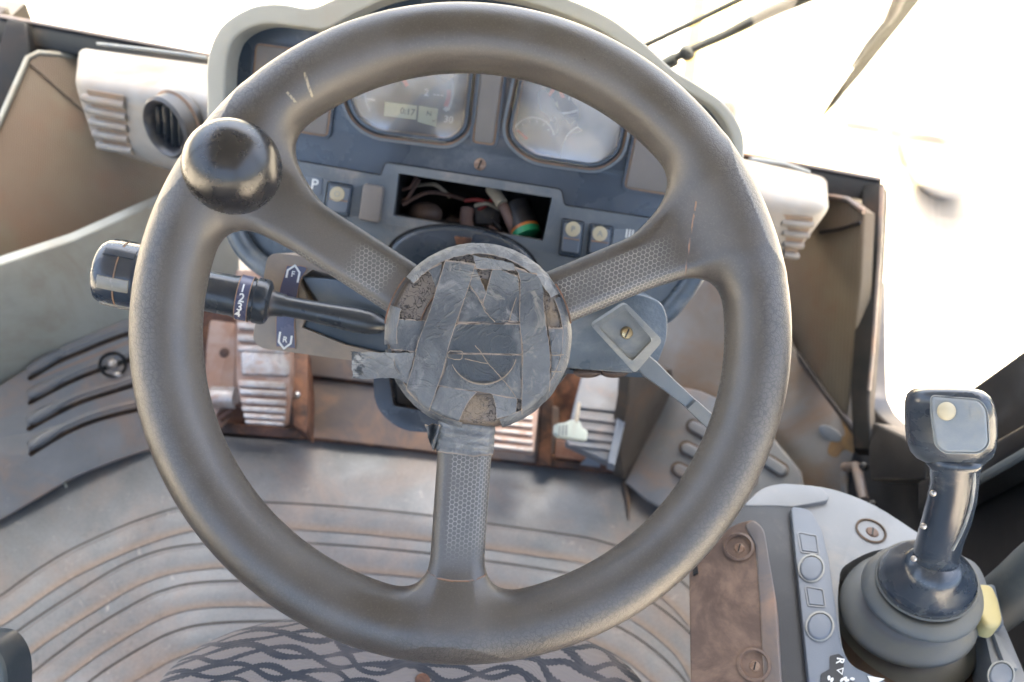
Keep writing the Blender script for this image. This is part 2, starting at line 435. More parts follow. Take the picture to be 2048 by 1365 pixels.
def m_woven():
    a = N('woven_brown_liner')
    n1 = a.noise(3.2, 5, .6, .4); n2 = a.noise(9, 4, .6)
    c = a.mix(a.ramp(n1, .35, .65), (.135, .115, .08), (.11, .072, .046))
    c = a.mix(a.ramp(n2, .5, .75, 0, .7), c, (.14, .072, .042))
    sx = a.n('ShaderNodeSeparateXYZ'); a.L(a.co, sx.inputs[0])
    s1 = a.ma('SINE', a.ma('MULTIPLY', a.ma('ADD', sx.outputs[0], sx.outputs[1]), 1100))
    s2 = a.ma('SINE', a.ma('MULTIPLY', a.ma('SUBTRACT', sx.outputs[2], a.ma('MULTIPLY', sx.outputs[0], .4)), 1100))
    h = a.ma('MULTIPLY', s1, s2)
    c = a.mix(a.ramp(h, -.6, .8, 0, .28), c, (.22, .19, .135))
    return a.bsdf(c, .75, 0., h, .5, .001)
M_woven = m_woven()

def m_glass(name, tint, refl):
    a = N(name); t = a.n('ShaderNodeBsdfTransparent'); t.inputs[0].default_value = (*tint, 1)
    g = a.n('ShaderNodeBsdfGlossy'); g.inputs['Roughness'].default_value = .02
    f = a.n('ShaderNodeLayerWeight'); f.inputs['Blend'].default_value = .5
    fr = a.ma('ADD', a.ma('MULTIPLY', a.ma('POWER', f.outputs['Facing'], 5), .9), .04)
    x = a.n('ShaderNodeMixShader'); a.L(a.ma('MULTIPLY', fr, refl), x.inputs[0]); a.L(t.outputs[0], x.inputs[1]); a.L(g.outputs[0], x.inputs[2])
    a.L(x.outputs[0], a.out.inputs[0]); return a.m
M_glass = m_glass('window_glass', (.95, .97, .96), 1.0)
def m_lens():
    a = N('gauge_lens_glare_film')
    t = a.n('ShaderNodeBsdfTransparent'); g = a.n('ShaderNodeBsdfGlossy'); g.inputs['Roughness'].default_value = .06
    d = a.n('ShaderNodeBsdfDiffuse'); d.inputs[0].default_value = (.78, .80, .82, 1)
    x = a.n('ShaderNodeMixShader'); a.L(a.ramp(a.noise(10, 3, .5, .2), .38, .64, .08, .40), x.inputs[0]); a.L(t.outputs[0], x.inputs[1]); a.L(d.outputs[0], x.inputs[2])  # white sky glare painted in as a patchy diffuse film
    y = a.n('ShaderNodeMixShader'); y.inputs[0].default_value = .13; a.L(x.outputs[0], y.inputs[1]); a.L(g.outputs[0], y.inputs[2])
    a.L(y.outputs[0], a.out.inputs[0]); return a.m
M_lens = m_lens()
M_dial = mk('dial_dark', (.018, .022, .03), (.022, .026, .034), rough=.5)
M_needle = mk('needle_orange', (.85, .13, .04), rough=.5)
M_redband = mk('red_band', (.45, .05, .06), rough=.5)
M_lcd = mk('lcd_yellow_green', (.55, .56, .36), (.5, .52, .36), rough=.4)

def m_seat():
    a = N('seat_fabric_waves')
    sx = a.n('ShaderNodeSeparateXYZ'); nx = a.n('ShaderNodeTexNoise'); a.L(a.co, nx.inputs[0]); nx.inputs['Scale'].default_value = 7; nx.inputs['Detail'].default_value = 2
    sc = a.vm('SCALE', nx.outputs['Color']); sc.inputs['Scale'].default_value = .11
    p = a.vm('ADD', a.co, sc.outputs[0]); a.L(p.outputs[0], sx.inputs[0])
    x, y = sx.outputs[0], sx.outputs[1]
    s = a.ma('MULTIPLY', a.ma('SINE', a.ma('ADD', a.ma('MULTIPLY', x, 74), a.ma('MULTIPLY', a.ma('SINE', a.ma('MULTIPLY', y, 60)), .9))), 1.05)
    ph = a.ma('MULTIPLY', y, math.pi / .0145)
    l1 = a.ma('ABSOLUTE', a.ma('SINE', a.ma('ADD', ph, s)))
    l2 = a.ma('ABSOLUTE', a.ma('SINE', a.ma('ADD', a.ma('SUBTRACT', ph, s), .5)))
    d = a.ma('MINIMUM', l1, l2)
    teeth = a.ma('MULTIPLY', a.ma('SINE', a.ma('MULTIPLY', x, 2200)), .05)
    f = a.ramp(a.ma('ADD', d, teeth), .40, .50)
    c = a.mix(f, (.026, .029, .036), (.185, .16, .145))
    c = a.mix(a.ramp(a.noise(12, 4), .45, .75, 0, .5), c, (.20, .16, .14))
    wv = a.ma('SINE', a.ma('MULTIPLY', y, 3000))
    return a.bsdf(c, .85, 0., a.ma('ADD', a.ma('MULTIPLY', f, .8), a.ma('MULTIPLY', wv, .2)), .5, .0012, sheen=.1)
M_seat = m_seat()

def hexmask(a, suv, size, wline):
    """honeycomb lines from (s,t) metres"""
    sc = a.vm('SCALE', suv); sc.inputs['Scale'].default_value = 1 / size
    fl = a.vm('MULTIPLY', sc.outputs[0], (1, 1, 0))
    p = a.vm('ADD', fl.outputs[0], (100, 173.2, 0)).outputs[0]
    def cell(q):
        mm = a.vm('MODULO', q, (1, 1.7320508, 1)); s = a.vm('SUBTRACT', mm.outputs[0], (.5, .8660254, 0)); return a.vm('MULTIPLY', s.outputs[0], (1, 1, 0)).outputs[0]
    g1 = cell(p); g2 = cell(a.vm('ADD', p, (.5, .8660254, 0)).outputs[0])
    n1 = a.vm('DOT_PRODUCT', g1); a.L(g1, n1.inputs[1]); n2 = a.vm('DOT_PRODUCT', g2); a.L(g2, n2.inputs[1])
    sel = a.ma('LESS_THAN', n2.outputs['Value'], n1.outputs['Value'])
    g = a.mix(sel, g1, g2)
    ab = a.vm('ABSOLUTE', g).outputs[0]
    k = a.vm('DOT_PRODUCT', ab, (.5, .8660254, 0)).outputs['Value']
    sx = a.n('ShaderNodeSeparateXYZ'); a.L(ab, sx.inputs[0])
    d = a.ma('MAXIMUM', sx.outputs[0], k)
    return a.ramp(d, .5 - wline, .5 - wline * .45)
def m_wheel():
    a = N('worn_brown_rubber')
    n1 = a.noise(14, 5, .6, .4); n2 = a.noise(45, 5, .65)
    c = a.mix(a.ramp(n1, .35, .66), (.042, .036, .033), (.064, .058, .055))
    c = a.mix(a.ramp(n2, .45, .72, 0, .5), c, (.045, .038, .033))
    c = a.mix(a.ramp(a.noise(6, 3), .45, .7, 0, .5), c, (.085, .074, .062))
    c = a.mix(a.ramp(a.noise(700, 4, .8), .5, .68, 0, .35), c, (.12, .108, .092))
    # fine crackle
    ds = a.n('ShaderNodeTexNoise'); a.L(a.co, ds.inputs[0]); ds.inputs['Scale'].default_value = 160; ds.inputs['Detail'].default_value = 3
    sc = a.vm('SCALE', ds.outputs['Color']); sc.inputs['Scale'].default_value = .006
    q = a.vm('ADD', a.co, sc.outputs[0]).outputs[0]
    vo = a.voro(290, q); crk = a.ramp(vo, .0, .15, 1, 0)
    vo2 = a.voro(520, q); crk2 = a.ramp(vo2, .0, .12, 1, 0)
    wear = a.attr('crack'); wn = a.ramp(a.noise(11, 3, .6), .32, .52)
    cm = a.ma('MULTIPLY', crk, a.ma('MULTIPLY', wear, wn)); cm2 = a.ma('MULTIPLY', crk2, a.ma('MULTIPLY', a.ma('ADD', wear, .25), .4))
    cr_ = a.ma('MAXIMUM', cm, cm2)
    c = a.mix(a.ma('MULTIPLY', cr_, .6), c, (.018, .016, .014))
    # pits
    pv = a.voro(160, None, 'F1'); pm = a.ramp(pv, .05, .09, 1, 0); pm = a.ma('MULTIPLY', pm, a.ramp(a.noise(30, 2), .58, .64))
    c = a.mix(pm, c, (.02, .018, .016))
    # dust caught on the inner edges
    du = a.attr('dust'); dn = a.noise(420, 5, .75); dn2 = a.noise(18, 4)
    df = a.ma('MULTIPLY', du, a.ma('MULTIPLY', a.ramp(dn, .38, .62), a.ramp(dn2, .3, .6, .35, 1.)))
    c = a.mix(a.ma('MULTIPLY', df, .75), c, (.105, .093, .075))
    # honeycomb on the spokes
    hx = hexmask(a, a.attr('suv', 'Vector'), .0030, .085)
    hm = a.attr('hexm'); hn = a.ramp(a.noise(60, 3), .3, .55, .45, 1)
    hf = a.ma('MULTIPLY', hx, a.ma('MULTIPLY', hm, hn))
    c = a.mix(a.ma('MULTIPLY', hm, .5), c, (.075, .076, .078))
    c = a.mix(hf, c, (.23, .22, .20))
    # seam
    sm = a.attr('seam'); jn = a.ramp(a.noise(90, 3), .35, .5)
    sf = a.ramp(sm, .45, .8)
    c = a.mix(a.ma('MULTIPLY', sf, a.ramp(jn, 0, 1, .4, 1)), c, (.20, .10, .055))
    # scratches
    sc = a.attr('scr'); c = a.mix(a.ramp(sc, .4, .8), c, (.30, .25, .17))
    h = a.ma('SUBTRACT', a.ma('MULTIPLY', a.noise(1300, 3, .7), .5), a.ma('ADD', a.ma('MULTIPLY', cr_, .28), a.ma('ADD', sf, pm)))
    h = a.ma('ADD', h, a.ma('MULTIPLY', hf, .6))
    rr = a.ma('ADD', a.ramp(n1, .3, .7, .30, .42), a.ma('MULTIPLY', df, .4))
    return a.bsdf(c, rr, 0., h, .45, .0007, coat=.0, spec=.85)
M_wheel = m_wheel()
def m_tape():
    a = N('dusty_duct_tape')
    n1 = a.noise(22, 5, .6, .5); n2 = a.noise(60, 6, .7, .8); n3 = a.noise(900, 3)
    c = a.mix(a.ramp(n1, .38, .62), (.055, .062, .070), (.112, .120, .127))
    c = a.mix(a.ramp(n2, .52, .74, 0, .8), c, (.23, .225, .225))
    c = a.mix(a.ramp(a.noise(35, 5, .7, 1.5), .58, .70, 0, .5), c, (.26, .235, .195))
    c = a.mix(a.ma('MULTIPLY', a.attr('disk'), .9), c, (.036, .045, .054))  # embossed circle darkened in the colour so the relief reads
    c = a.mix(a.ramp(a.attr('pale'), 0, 1, 0, .75), c, a.mix(a.ramp(n2, .35, .65), (.30, .30, .29), (.14, .145, .148)))
    e = a.attr('edge'); en = a.ramp(a.noise(55, 4), .32, .52)
    c = a.mix(a.ma('MULTIPLY', a.ramp(e, .25, .9), en), c, (.28, .22, .17))
    c = a.mix(a.attr('torn'), c, a.mix(a.ramp(a.noise(140, 4), .45, .6), (.03, .035, .04), (.25, .25, .24)))
    wk = a.ramp(a.ma('ABSOLUTE', a.ma('SUBTRACT', a.noise(26, 3, .5, 2.5), .5)), 0, .03, 1, 0)
    h = a.ma('ADD', a.ma('MULTIPLY', n3, .3), a.ma('ADD', a.ma('MULTIPLY', a.noise(30, 5, .7, 2.), 3.), a.ma('MULTIPLY', wk, .8)))
    return a.bsdf(c, a.ramp(n2, .3, .7, .38, .6), 0., h, .5, .0013)
M_tape = m_tape()
def m_leather():
    a = N('wrinkled_hub_leather')
    sx = a.n('ShaderNodeSeparateXYZ'); a.L(a.co, sx.inputs[0])
    wv = a.n('ShaderNodeTexNoise'); a.L(a.co, wv.inputs[0]); wv.inputs['Scale'].default_value = 230; wv.inputs['Detail'].default_value = 1.5; wv.inputs['Distortion'].default_value = 1.2
    k = a.ma('ABSOLUTE', a.ma('SUBTRACT', wv.outputs['Fac'], .5)); ln = a.ramp(k, .0, .045, 1, 0)
    ring = a.attr('ring')
    c = a.mix(a.ramp(a.noise(25, 4), .35, .65), (.075, .058, .046), (.105, .083, .065))
    c = a.mix(ring, c, a.mix(ln, (.12, .10, .085), (.012, .010, .010)))
    c = a.mix(a.ma('MULTIPLY', ring, a.ramp(a.noise(60, 4), .5, .7, 0, .7)), c, (.22, .165, .11))
    h = a.ma('SUBTRACT', a.ma('MULTIPLY', a.noise(900), .2), a.ma('MULTIPLY', ring, ln))
    return a.bsdf(c, .5, 0., h, .6, .001)
M_leather = m_leather()
def m_ball():
    a = N('black_ball_plastic')
    n = a.noise(60, 5, .7); s = a.noise(500, 3)
    c = a.mix(a.ramp(n, .45, .75, 0, .3), (.014, .014, .016), (.026, .025, .026))
    return a.bsdf(c, a.ramp(n, .3, .7, .24, .29), 0., s, .08, .0004, spec=.6)
M_ball = m_ball()

# ------------------------------------------------------------------ steering wheel (distance field -> surface)
WD = .51
WS = FPX / WD
WC = P(924, 668, WD)
WM = Matrix((RT, UP, -FWD)).transposed().to_4x4(); WM.translation = WC
def wl(u, v): return np.array(((u - 924) / WS, -(v - 668) / WS))
RR, RT_ = .1893, .0213
hub = wl(957, 674)
SPK = []   # (direction, half width, length)
for (a_, b_, hw) in (((925, 655), (455, 352), .0178), ((960, 660), (1455, 454), .0178), ((942, 720), (907, 1225), .0172)):
    A = wl(*a_); B = wl(*b_); d = B - A; L_ = np.linalg.norm(d); SPK.append((A, d / L_, L_, hw))
def spoke_st(p, k):
    A, d, L_, hw = SPK[k]; q = p[..., :2] - A
    return q @ d, q @ np.array((-d[1], d[0]))
def smin(a, b, k):
    h = np.clip(.5 + .5 * (b - a) / k, 0, 1); return b * (1 - h) + a * h - k * h * (1 - h)
def smax(a, b, k): return -smin(-a, -b, k)
def sst(x, a, b): t = np.clip((x - a) / (b - a), 0, 1); return t * t * (3 - 2 * t)
def sdf(p):
    r = np.hypot(p[..., 0], p[..., 1]); z = p[..., 2]
    th = np.arctan2(p[..., 1], p[..., 0])
    d = np.hypot(r - RR, z) - (RT_ + .0006 * np.sin(th * 1 - 1.3))
    sp = None
    for k in range(3):
        s, t = spoke_st(p, k); A, dd, L_, hw = SPK[k]
        side = (0., .9, 0.)[k] if False else (1. if k == 0 else -1. if k == 1 else 0)
        w_ = hw + (.004 + .012 * (t * (-1 if k == 0 else 1) > 0)) * sst(s, L_ - .065, L_ - .015) * (k < 2)
        hz = .0105
        zz = z + .002
        qx = np.abs(t) - (w_ - .006); qz = np.abs(zz) - (hz - .006)
        box_ = np.hypot(np.maximum(qx, 0), np.maximum(qz, 0)) + np.minimum(np.maximum(qx, qz), 0) - .006
        # slanted flank under the front face
        ch = (np.abs(t) * .6 + zz * .8) - (.6 * (w_ - .0058) + .8 * hz)
        b = smax(box_, ch, .0025)
        b = np.maximum(b, s - L_); b = np.maximum(b, .030 - s)
        sp = b if sp is None else np.minimum(sp, b)
    return smin(d, sp, .026)
def surf_nets(f, lo, hi, h):
    ax = [np.arange(lo[i], hi[i] + h, h) for i in range(3)]
    X, Y, Z = np.meshgrid(*ax, indexing='ij'); v = f(np.stack((X, Y, Z), -1)); n = np.array(v.shape)
    ins = v < 0
    c = np.zeros(n - 1); pos = np.zeros((*(n - 1), 3))
    corners = [(i, j, k) for i in (0, 1) for j in (0, 1) for k in (0, 1)]
    def sl(o): return tuple(slice(o[i], n[i] - 1 + o[i]) for i in range(3))
    for a_ in corners:
        for ax_ in range(3):
            if a_[ax_] == 0:
                b_ = list(a_); b_[ax_] = 1; va, vb = v[sl(a_)], v[sl(b_)]
                cross = (va < 0) != (vb < 0)
                t = np.where(cross, va / np.where(cross, va - vb, 1), 0)
                c += cross
                for i in range(3):
                    pos[..., i] += cross * (a_[i] + (t if i == ax_ else 0))
    act = c > 0; idx = -np.ones(act.shape, int); idx[act] = np.arange(act.sum())
    I = np.stack(np.nonzero(act), -1)
    P_ = np.array(lo) + (I + pos[act] / c[act][:, None]) * h
    F = []
    for ax_ in range(3):
        u_, w_ = [(1, 2), (2, 0), (0, 1)][ax_]
        s0 = [slice(1, n[i] - 1) for i in range(3)]; s0[ax_] = slice(0, n[ax_] - 1)
        s1 = list(s0); s1[ax_] = slice(1, n[ax_])
        a0 = ins[tuple(s0)]; a1 = ins[tuple(s1)]
        K = np.stack(np.nonzero(a0 != a1), -1)
        base = K.copy()
        for i in range(3):
            if i != ax_: base[:, i] += 1
        flip = a0[tuple(K.T)]
        q = []
        for (du, dw) in ((-1, -1), (0, -1), (0, 0), (-1, 0)):
            b_ = base.copy(); b_[:, u_] += du; b_[:, w_] += dw; q.append(idx[tuple(b_.T)])
        q = np.stack(q, -1); q[~flip] = q[~flip][:, ::-1]; F.append(q)
    return P_, np.concatenate(F)
def grad(f, p, e=2e-4):
    g = np.zeros_like(p)
    for i in range(3):
        d = np.zeros(3); d[i] = e; g[:, i] = (f(p + d) - f(p - d)) / (2 * e)
    return g
Wv, Wf = surf_nets(sdf, (-.216, -.216, -.026), (.216, .216, .026), .0015)
for _ in range(3):
    g = grad(sdf, Wv); Wv = Wv - g * (sdf(Wv) / np.maximum((g ** 2).sum(1), 1e-6))[:, None]
g = grad(sdf, Wv); Wn = g / np.linalg.norm(g, axis=1)[:, None]
rr = np.hypot(Wv[:, 0], Wv[:, 1])
def sst(x, a, b): t = np.clip((x - a) / (b - a), 0, 1); return t * t * (3 - 2 * t)
kk = np.zeros(len(Wv), int); bestt = np.full(len(Wv), 9.); suv = np.zeros((len(Wv), 3)); hexm = np.zeros(len(Wv)); seam = np.zeros(len(Wv))
sS = []
for k in range(3):
    s, t = spoke_st(Wv, k); ok = (s > 0)
    tt = np.where(ok, np.abs(t), 9); better = tt < bestt
    bestt = np.where(better, tt, bestt); kk = np.where(better, k, kk); suv[better, 0] = s[better]
    # unrolled coordinate across the spoke so that cells wrap over the flank
    tu = t + np.sign(t) * np.maximum(0, (.0085 - Wv[:, 2])) * .9
    suv[better, 1] = tu[better]; sS.append((s, t))
# honeycomb extents
for k, (s0, s1, t0, t1) in enumerate(((.056, .086, -.012, .013), (.055, .140, -.040, .0105), (.058, .132, -.0090, .040))):
    s, t = sS[k]; mk_ = (kk == k)
    e = sst(s, s0 - .004, s0 + .004) * (1 - sst(s, s1 - (.028 if k else .012), s1)) * sst(t, t0, t0 + .003) * (1 - sst(t, t1 - .003, t1))
    if k == 0:      # long strip down the lower flank
        e = np.maximum(e, sst(s, .040, .045) * (1 - sst(s, .112, .122)) * sst(np.where(t > 0, t, 0), .0145, .0155))
        e0 = sst(-t, .0165, .0168)
    hexm = np.where(mk_ & (np.abs(t) < .03) & (rr < .168), e, hexm)
for k, sv in ((1, .143), (2, .136)):
    s, t = sS[k]; bowl = sv + (.010 * (t / .018) if k == 1 else -.0 + .003 * (1 - (t / .018) ** 2))
    seam = np.maximum(seam, np.where((kk == k) & (np.abs(t) < .0215), 1 - np.minimum(1, np.abs(s - bowl) / .0015), 0))
face = Wn[:, 2]
inner = sst(-(Wn[:, 0] * Wv[:, 0] + Wn[:, 1] * Wv[:, 1]) / rr, .72, 1.0)
flank = sst(np.hypot(Wn[:, 0], Wn[:, 1]), .45, .95) * (rr < .165)
dust = np.clip(np.maximum(inner * (rr > .15), flank * .9) , 0, 1) * .9
# yellowish worn dust round the upper left spoke root
xr, yr = wl(560, 370); dust = np.maximum(dust, .55 * (1 - sst(np.hypot(Wv[:, 0] - xr, Wv[:, 1] - yr), .012, .05)))
ang = np.degrees(np.arctan2(Wv[:, 1], Wv[:, 0]))
crack = sst(rr, .178, .195) * (.5 + .5 * sst(Wn[:, 2], .1, .5)) * (rr > .17)
def near(a, c, w): return np.exp(-(((a - c + 180) % 360 - 180) / w) ** 2)
crack = crack * np.clip(.1 + near(ang, 133, 14) * 1.3 + near(ang, 0, 34) * 1.4 + near(ang, 180, 22) * 1.0 + near(ang, -85, 45) * .9 + .3, 0, 1.5)
def segd(u0, v0, u1, v1):
    a_ = wl(u0, v0); b_ = wl(u1, v1); d = b_ - a_; q = Wv[:, :2] - a_; t = np.clip((q @ d) / (d @ d), 0, 1); return np.linalg.norm(q - t[:, None] * d, axis=1)
scr = np.zeros(len(Wv))
for sg in ((627, 170, 636, 207), (592, 205, 605, 220)):
    scr = np.maximum(scr, (1 - np.minimum(1, segd(*sg) / .0020)) * (face > 0))
def submesh(name, keep, m, parent, label=None):
    idx = -np.ones(len(Wv), int); used = np.unique(Wf[keep]); idx[used] = np.arange(len(used))
    me = bpy.data.meshes.new(name); F = idx[Wf[keep]]
    me.vertices.add(len(used)); me.vertices.foreach_set('co', Wv[used].astype(np.float32).ravel())
    me.loops.add(F.size); me.loops.foreach_set('vertex_index', F.ravel().astype(np.int32))
    me.polygons.add(len(F)); me.polygons.foreach_set('loop_start', (np.arange(len(F)) * 4).astype(np.int32))
    me.update(calc_edges=True); me.validate()
    for nm, arr in (('hexm', hexm), ('seam', seam), ('dust', dust), ('crack', crack), ('scr', scr)):
        at = me.attributes.new(nm, 'FLOAT', 'POINT'); at.data.foreach_set('value', arr[used].astype(np.float32))
    at = me.attributes.new('suv', 'FLOAT_VECTOR', 'POINT'); at.data.foreach_set('vector', suv[used].astype(np.float32).ravel())
    o = meshobj(name, me, m, None, None, WM, 180)
    me.normals_split_custom_set_from_vertices([tuple(x) for x in Wn[used]])
    setpar(o, parent)
    if label: o['label'] = label
    return o
fc = Wv[Wf].mean(1); fk = kk[Wf[:, 0]]
reg = np.zeros(len(Wf), int)
for k, sv in enumerate((.143, .143, .136)):
    s, t = spoke_st(fc, k); bowl = sv + (.010 * (t / .018) if k == 1 else 0 * t + (.003 * (1 - (t / .018) ** 2) if k == 2 else 0))
    reg[(fk == k) & (s < bowl) & (s > 0) & (np.abs(t) < .03) & (np.hypot(fc[:, 0], fc[:, 1]) < .163)] = k + 1
wheel = thing('steering_wheel', 'worn brown three-spoke steering wheel with its hub wrapped in grey tape', 'steering wheel', WC)
submesh('rim', reg == 0, M_wheel, wheel)
submesh('spoke', reg == 1, M_wheel, wheel, 'upper left spoke, dusty, with honeycomb print only beside the hub')
submesh('spoke', reg == 2, M_wheel, wheel, 'upper right spoke covered with honeycomb print')
submesh('spoke', reg == 3, M_wheel, wheel, 'bottom spoke with honeycomb print and tape round its top')

# ---- hub
HR, HT = .0583, .0135
HBe = .0075
def hubz(r):
    return np.where(r < HR - HBe, HT, HT - .013 * (1 - np.sqrt(np.clip(1 - ((r - (HR - HBe)) / HBe) ** 2, 0, 1))) - np.maximum(0, r - HR) * 6)
def wmesh(name, V, F, m, parent, attrs=(), smooth=40):
    me = bpy.data.meshes.new(name); me.from_pydata([tuple(map(float, q)) for q in V], [], F)
    for nm, arr in attrs:
        at = me.attributes.new(nm, 'FLOAT', 'POINT'); at.data.foreach_set('value', np.asarray(arr, np.float32))
    return meshobj(name, me, m, parent, None, WM, smooth)
prof = [(0, HT), (.02, HT), (.035, HT), (.0362, HT - .0006), (.0372, HT), (.044, HT), (HR - HBe, HT)] + [(HR - HBe + HBe * math.sin(R(a_)), HT - .013 * (1 - math.cos(R(a_)))) for a_ in range(10, 91, 10)] + [(HR, -.006), (HR - .004, -.016), (.03, -.02), (0, -.02)]
V = []; F = []; ringa = []; SG = 96
for (r_, z_) in prof:
    for k in range(SG):
        t = 2 * math.pi * k / SG; V.append((hub[0] + r_ * math.cos(t), hub[1] + r_ * math.sin(t), z_)); ringa.append(1. if .0368 < r_ < .054 else 0.)
for i in range(len(prof) - 1):
    for k in range(SG):
        F.append((i * SG + k, (i + 1) * SG + k, (i + 1) * SG + (k + 1) % SG, i * SG + (k + 1) % SG))
wmesh('hub_cover', V, F, M_leather, wheel, [('ring', ringa)])

def hc(x, y):      # close-up crop coordinates -> wheel-plane metres
    return wl(700 + x / 3.174, 450 + y / 3.174)
def resamp(pts, n):
    p = np.array([hc(*q) for q in pts]); 
    if len(p) > 2: p = np.array([np.array(q) for q in cr([tuple(q) for q in p], False, 6)])
    d = np.r_[0, np.cumsum(np.linalg.norm(np.diff(p, axis=0), axis=1))]; t = np.linspace(0, d[-1], n)
    return np.stack([np.interp(t, d, p[:, i]) for i in range(2)], -1)
from mathutils import noise as mnoise
disk_c = wl(968, 700); DR = .0212
def tape(Lp, Rp, layer, n=46, mcols=12, pale=0., zf=None, edge=(1, 1, 1, 1), torn=0, wob=.0004, par=None, name='tape_strip'):
    L = resamp(Lp, n); Q = resamp(Rp, n)
    ts = np.r_[0, .035, np.linspace(.09, .91, mcols), .965, 1]
    V = []; E = []; D = []; T = []; mc = len(ts)
    sd_ = random.random() * 50
    for i in range(n):
        for j, t in enumerate(ts):
            jl = mnoise.noise(V3((i * .35, sd_, t * 3))) * .0004
            p = L[i] * (1 - t) + Q[i] * t
            if j in (0, mc - 1): p = p + jl
            if i in (0, n - 1): p = p + np.array((mnoise.noise(V3((t * 9, sd_, 3))), mnoise.noise(V3((t * 7, sd_, 9))))) * .0012
            r_ = np.hypot(*(p - hub)); z = float(hubz(r_)) if zf is None else zf(p, i / (n - 1), t)
            dd = np.hypot(*(p - disk_c)); k_ = 1 - float(sst(np.array(dd), DR - .0008, DR + .0006))
            z += .0011 + layer * .00055 - (.0007 * k_ if zf is None else 0) + wob * mnoise.noise(V3((p[0] * 90, p[1] * 90, sd_)))
            V.append((p[0], p[1], z)); D.append(k_ if zf is None else 0)
            e = max(edge[0] * (1 - t / .04) if t < .04 else 0, edge[1] * (1 - (1 - t) / .04) if t > .96 else 0, edge[2] * (1 if i == 0 else .5 if i == 1 else 0), edge[3] * (1 if i == n - 1 else .5 if i == n - 2 else 0)); E.append(e)
            T.append(1. if torn and i / (n - 1) < torn * (1 + .35 * mnoise.noise(V3((t * 6, sd_, 1)))) else 0.)
    F = [(i * mc + j, i * mc + j + 1, (i + 1) * mc + j + 1, (i + 1) * mc + j) for i in range(n - 1) for j in range(mc - 1)]
    b = [j for j in range(mc)] + [i * mc + mc - 1 for i in range(1, n)] + [(n - 1) * mc + j for j in range(mc - 2, -1, -1)] + [i * mc for i in range(n - 2, 0, -1)]
    o = len(V)
    for q in b: V.append((V[q][0], V[q][1], V[q][2] - .0011)); E.append(.6); D.append(0); T.append(T[q])
    for q in range(len(b)):
        q2 = (q + 1) % len(b); F.append((b[q], b[q2], o + q2, o + q))
    # orientation towards +z
    a0, a1, a2 = (np.array(V[F[0][k]]) for k in range(3))
    if np.cross(a1 - a0, a2 - a0)[2] < 0: F = [tuple(reversed(f)) for f in F]
    return wmesh(name, V, F, M_tape, par or wheel, [('edge', E), ('disk', D), ('pale', np.full(len(V), pale)), ('torn', T)], 50)
# order: lower layers first
tape([(690, 632), (635, 700), (625, 812)], [(1082, 632), (1090, 720), (1094, 822)], 1)                      # middle band
tape([(622, 815), (600, 930), (562, 1012)], [(1094, 822), (1094, 960), (1092, 1100)], 0, pale=.15)            # lower band
tape([(795, 285), (745, 400), (688, 625)], [(830, 330), (875, 470), (1085, 628)], 0)                          # under the V
tape([(800, 285), (770, 395), (800, 455), (845, 520)], [(806, 285), (838, 370), (868, 435), (868, 450)], 2, n=24)  # thin flap left of V
tape([(912, 275), (868, 440), (852, 520), (918, 612)], [(1068, 340), (1075, 430), (1078, 530), (1078, 622)], 2)
tape([(255, 598), (262, 700), (272, 788)], [(496, 612), (470, 700), (430, 805)], 0)                           # left cross band
tape([(1250, 655), (1262, 740), (1270, 840), (1266, 1010), (1255, 1085)], [(1345, 655), (1352, 750), (1352, 850), (1330, 960), (1275, 1075)], 0)
tape([(582, 1015), (545, 1090), (505, 1190)], [(815, 1050), (750, 1130), (690, 1262)], 0, pale=.45)
tape([(905, 1060), (925, 1130), (932, 1218)], [(1060, 1062), (1058, 1120), (1052, 1190)], 0, pale=.45)
tape([(505, 300), (530, 330), (560, 420)], [(600, 255), (590, 310), (572, 400)], 0, n=20)
tape([(790, 212), (800, 260), (808, 296)], [(1040, 262), (1044, 285), (1046, 305)], 3, n=18, pale=.5, edge=(.6, .6, .3, 1))
def flapz(p, s, t):
    return float(hubz(np.hypot(*(p - hub)))) if np.hypot(*(p - hub)) < .052 else HT - .002 * math.sin(t * 3) + (1 - s) * .002
tape([(38, 800), (120, 806), (300, 810), (430, 808)], [(48, 962), (120, 972), (260, 965), (330, 972), (385, 1005)], 1, pale=.55, zf=flapz, torn=.17, edge=(.3, .3, 1, .3))
tape([(620, 235), (560, 425), (520, 560), (450, 745), (420, 880), (372, 1035)], [(806, 262), (765, 400), (700, 585), (640, 770), (598, 940), (510, 1190)], 3, n=70)
tape([(1045, 282), (1078, 370), (1075, 620), (1094, 800), (1090, 1010), (1088, 1215)], [(1180, 325), (1215, 405), (1232, 600), (1258, 760), (1266, 900), (1258, 1105)], 3, n=70)
M_crease = mk('dusty_adhesive_line', (.27, .22, .165), (.2, .165, .13), ns=200, rough=.8)
def hcz(x, y, l=.0036):
    p = hc(x, y); return WM @ V3((p[0], p[1], float(hubz(np.hypot(*(p - hub)))) + l))
for L_ in (((800, 765), (838, 808), (880, 872), (960, 962), (1005, 1015), (1052, 1080)), ((636, 812), (650, 800), (718, 803), (724, 822), (718, 848), (690, 852), (640, 840), (634, 822)), ((738, 846), (800, 862), (880, 878)),
           ((770, 400), (812, 455), (846, 520), (868, 562), (925, 622)), ((1055, 470), (1030, 545), (1010, 622)), ((1262, 826), (1345, 824)), ((1268, 925), (1352, 930)), ((845, 480), (840, 498), (850, 505))):
    tube('adhesive_line', [hcz(x + 3 * mnoise.noise(V3((x * .05, y * .05, 0))), y + 3 * mnoise.noise(V3((x * .05, y * .05, 5))), .0030) for x, y in cr(list(L_), False, 5)], .00028, M_crease, wheel, 5)
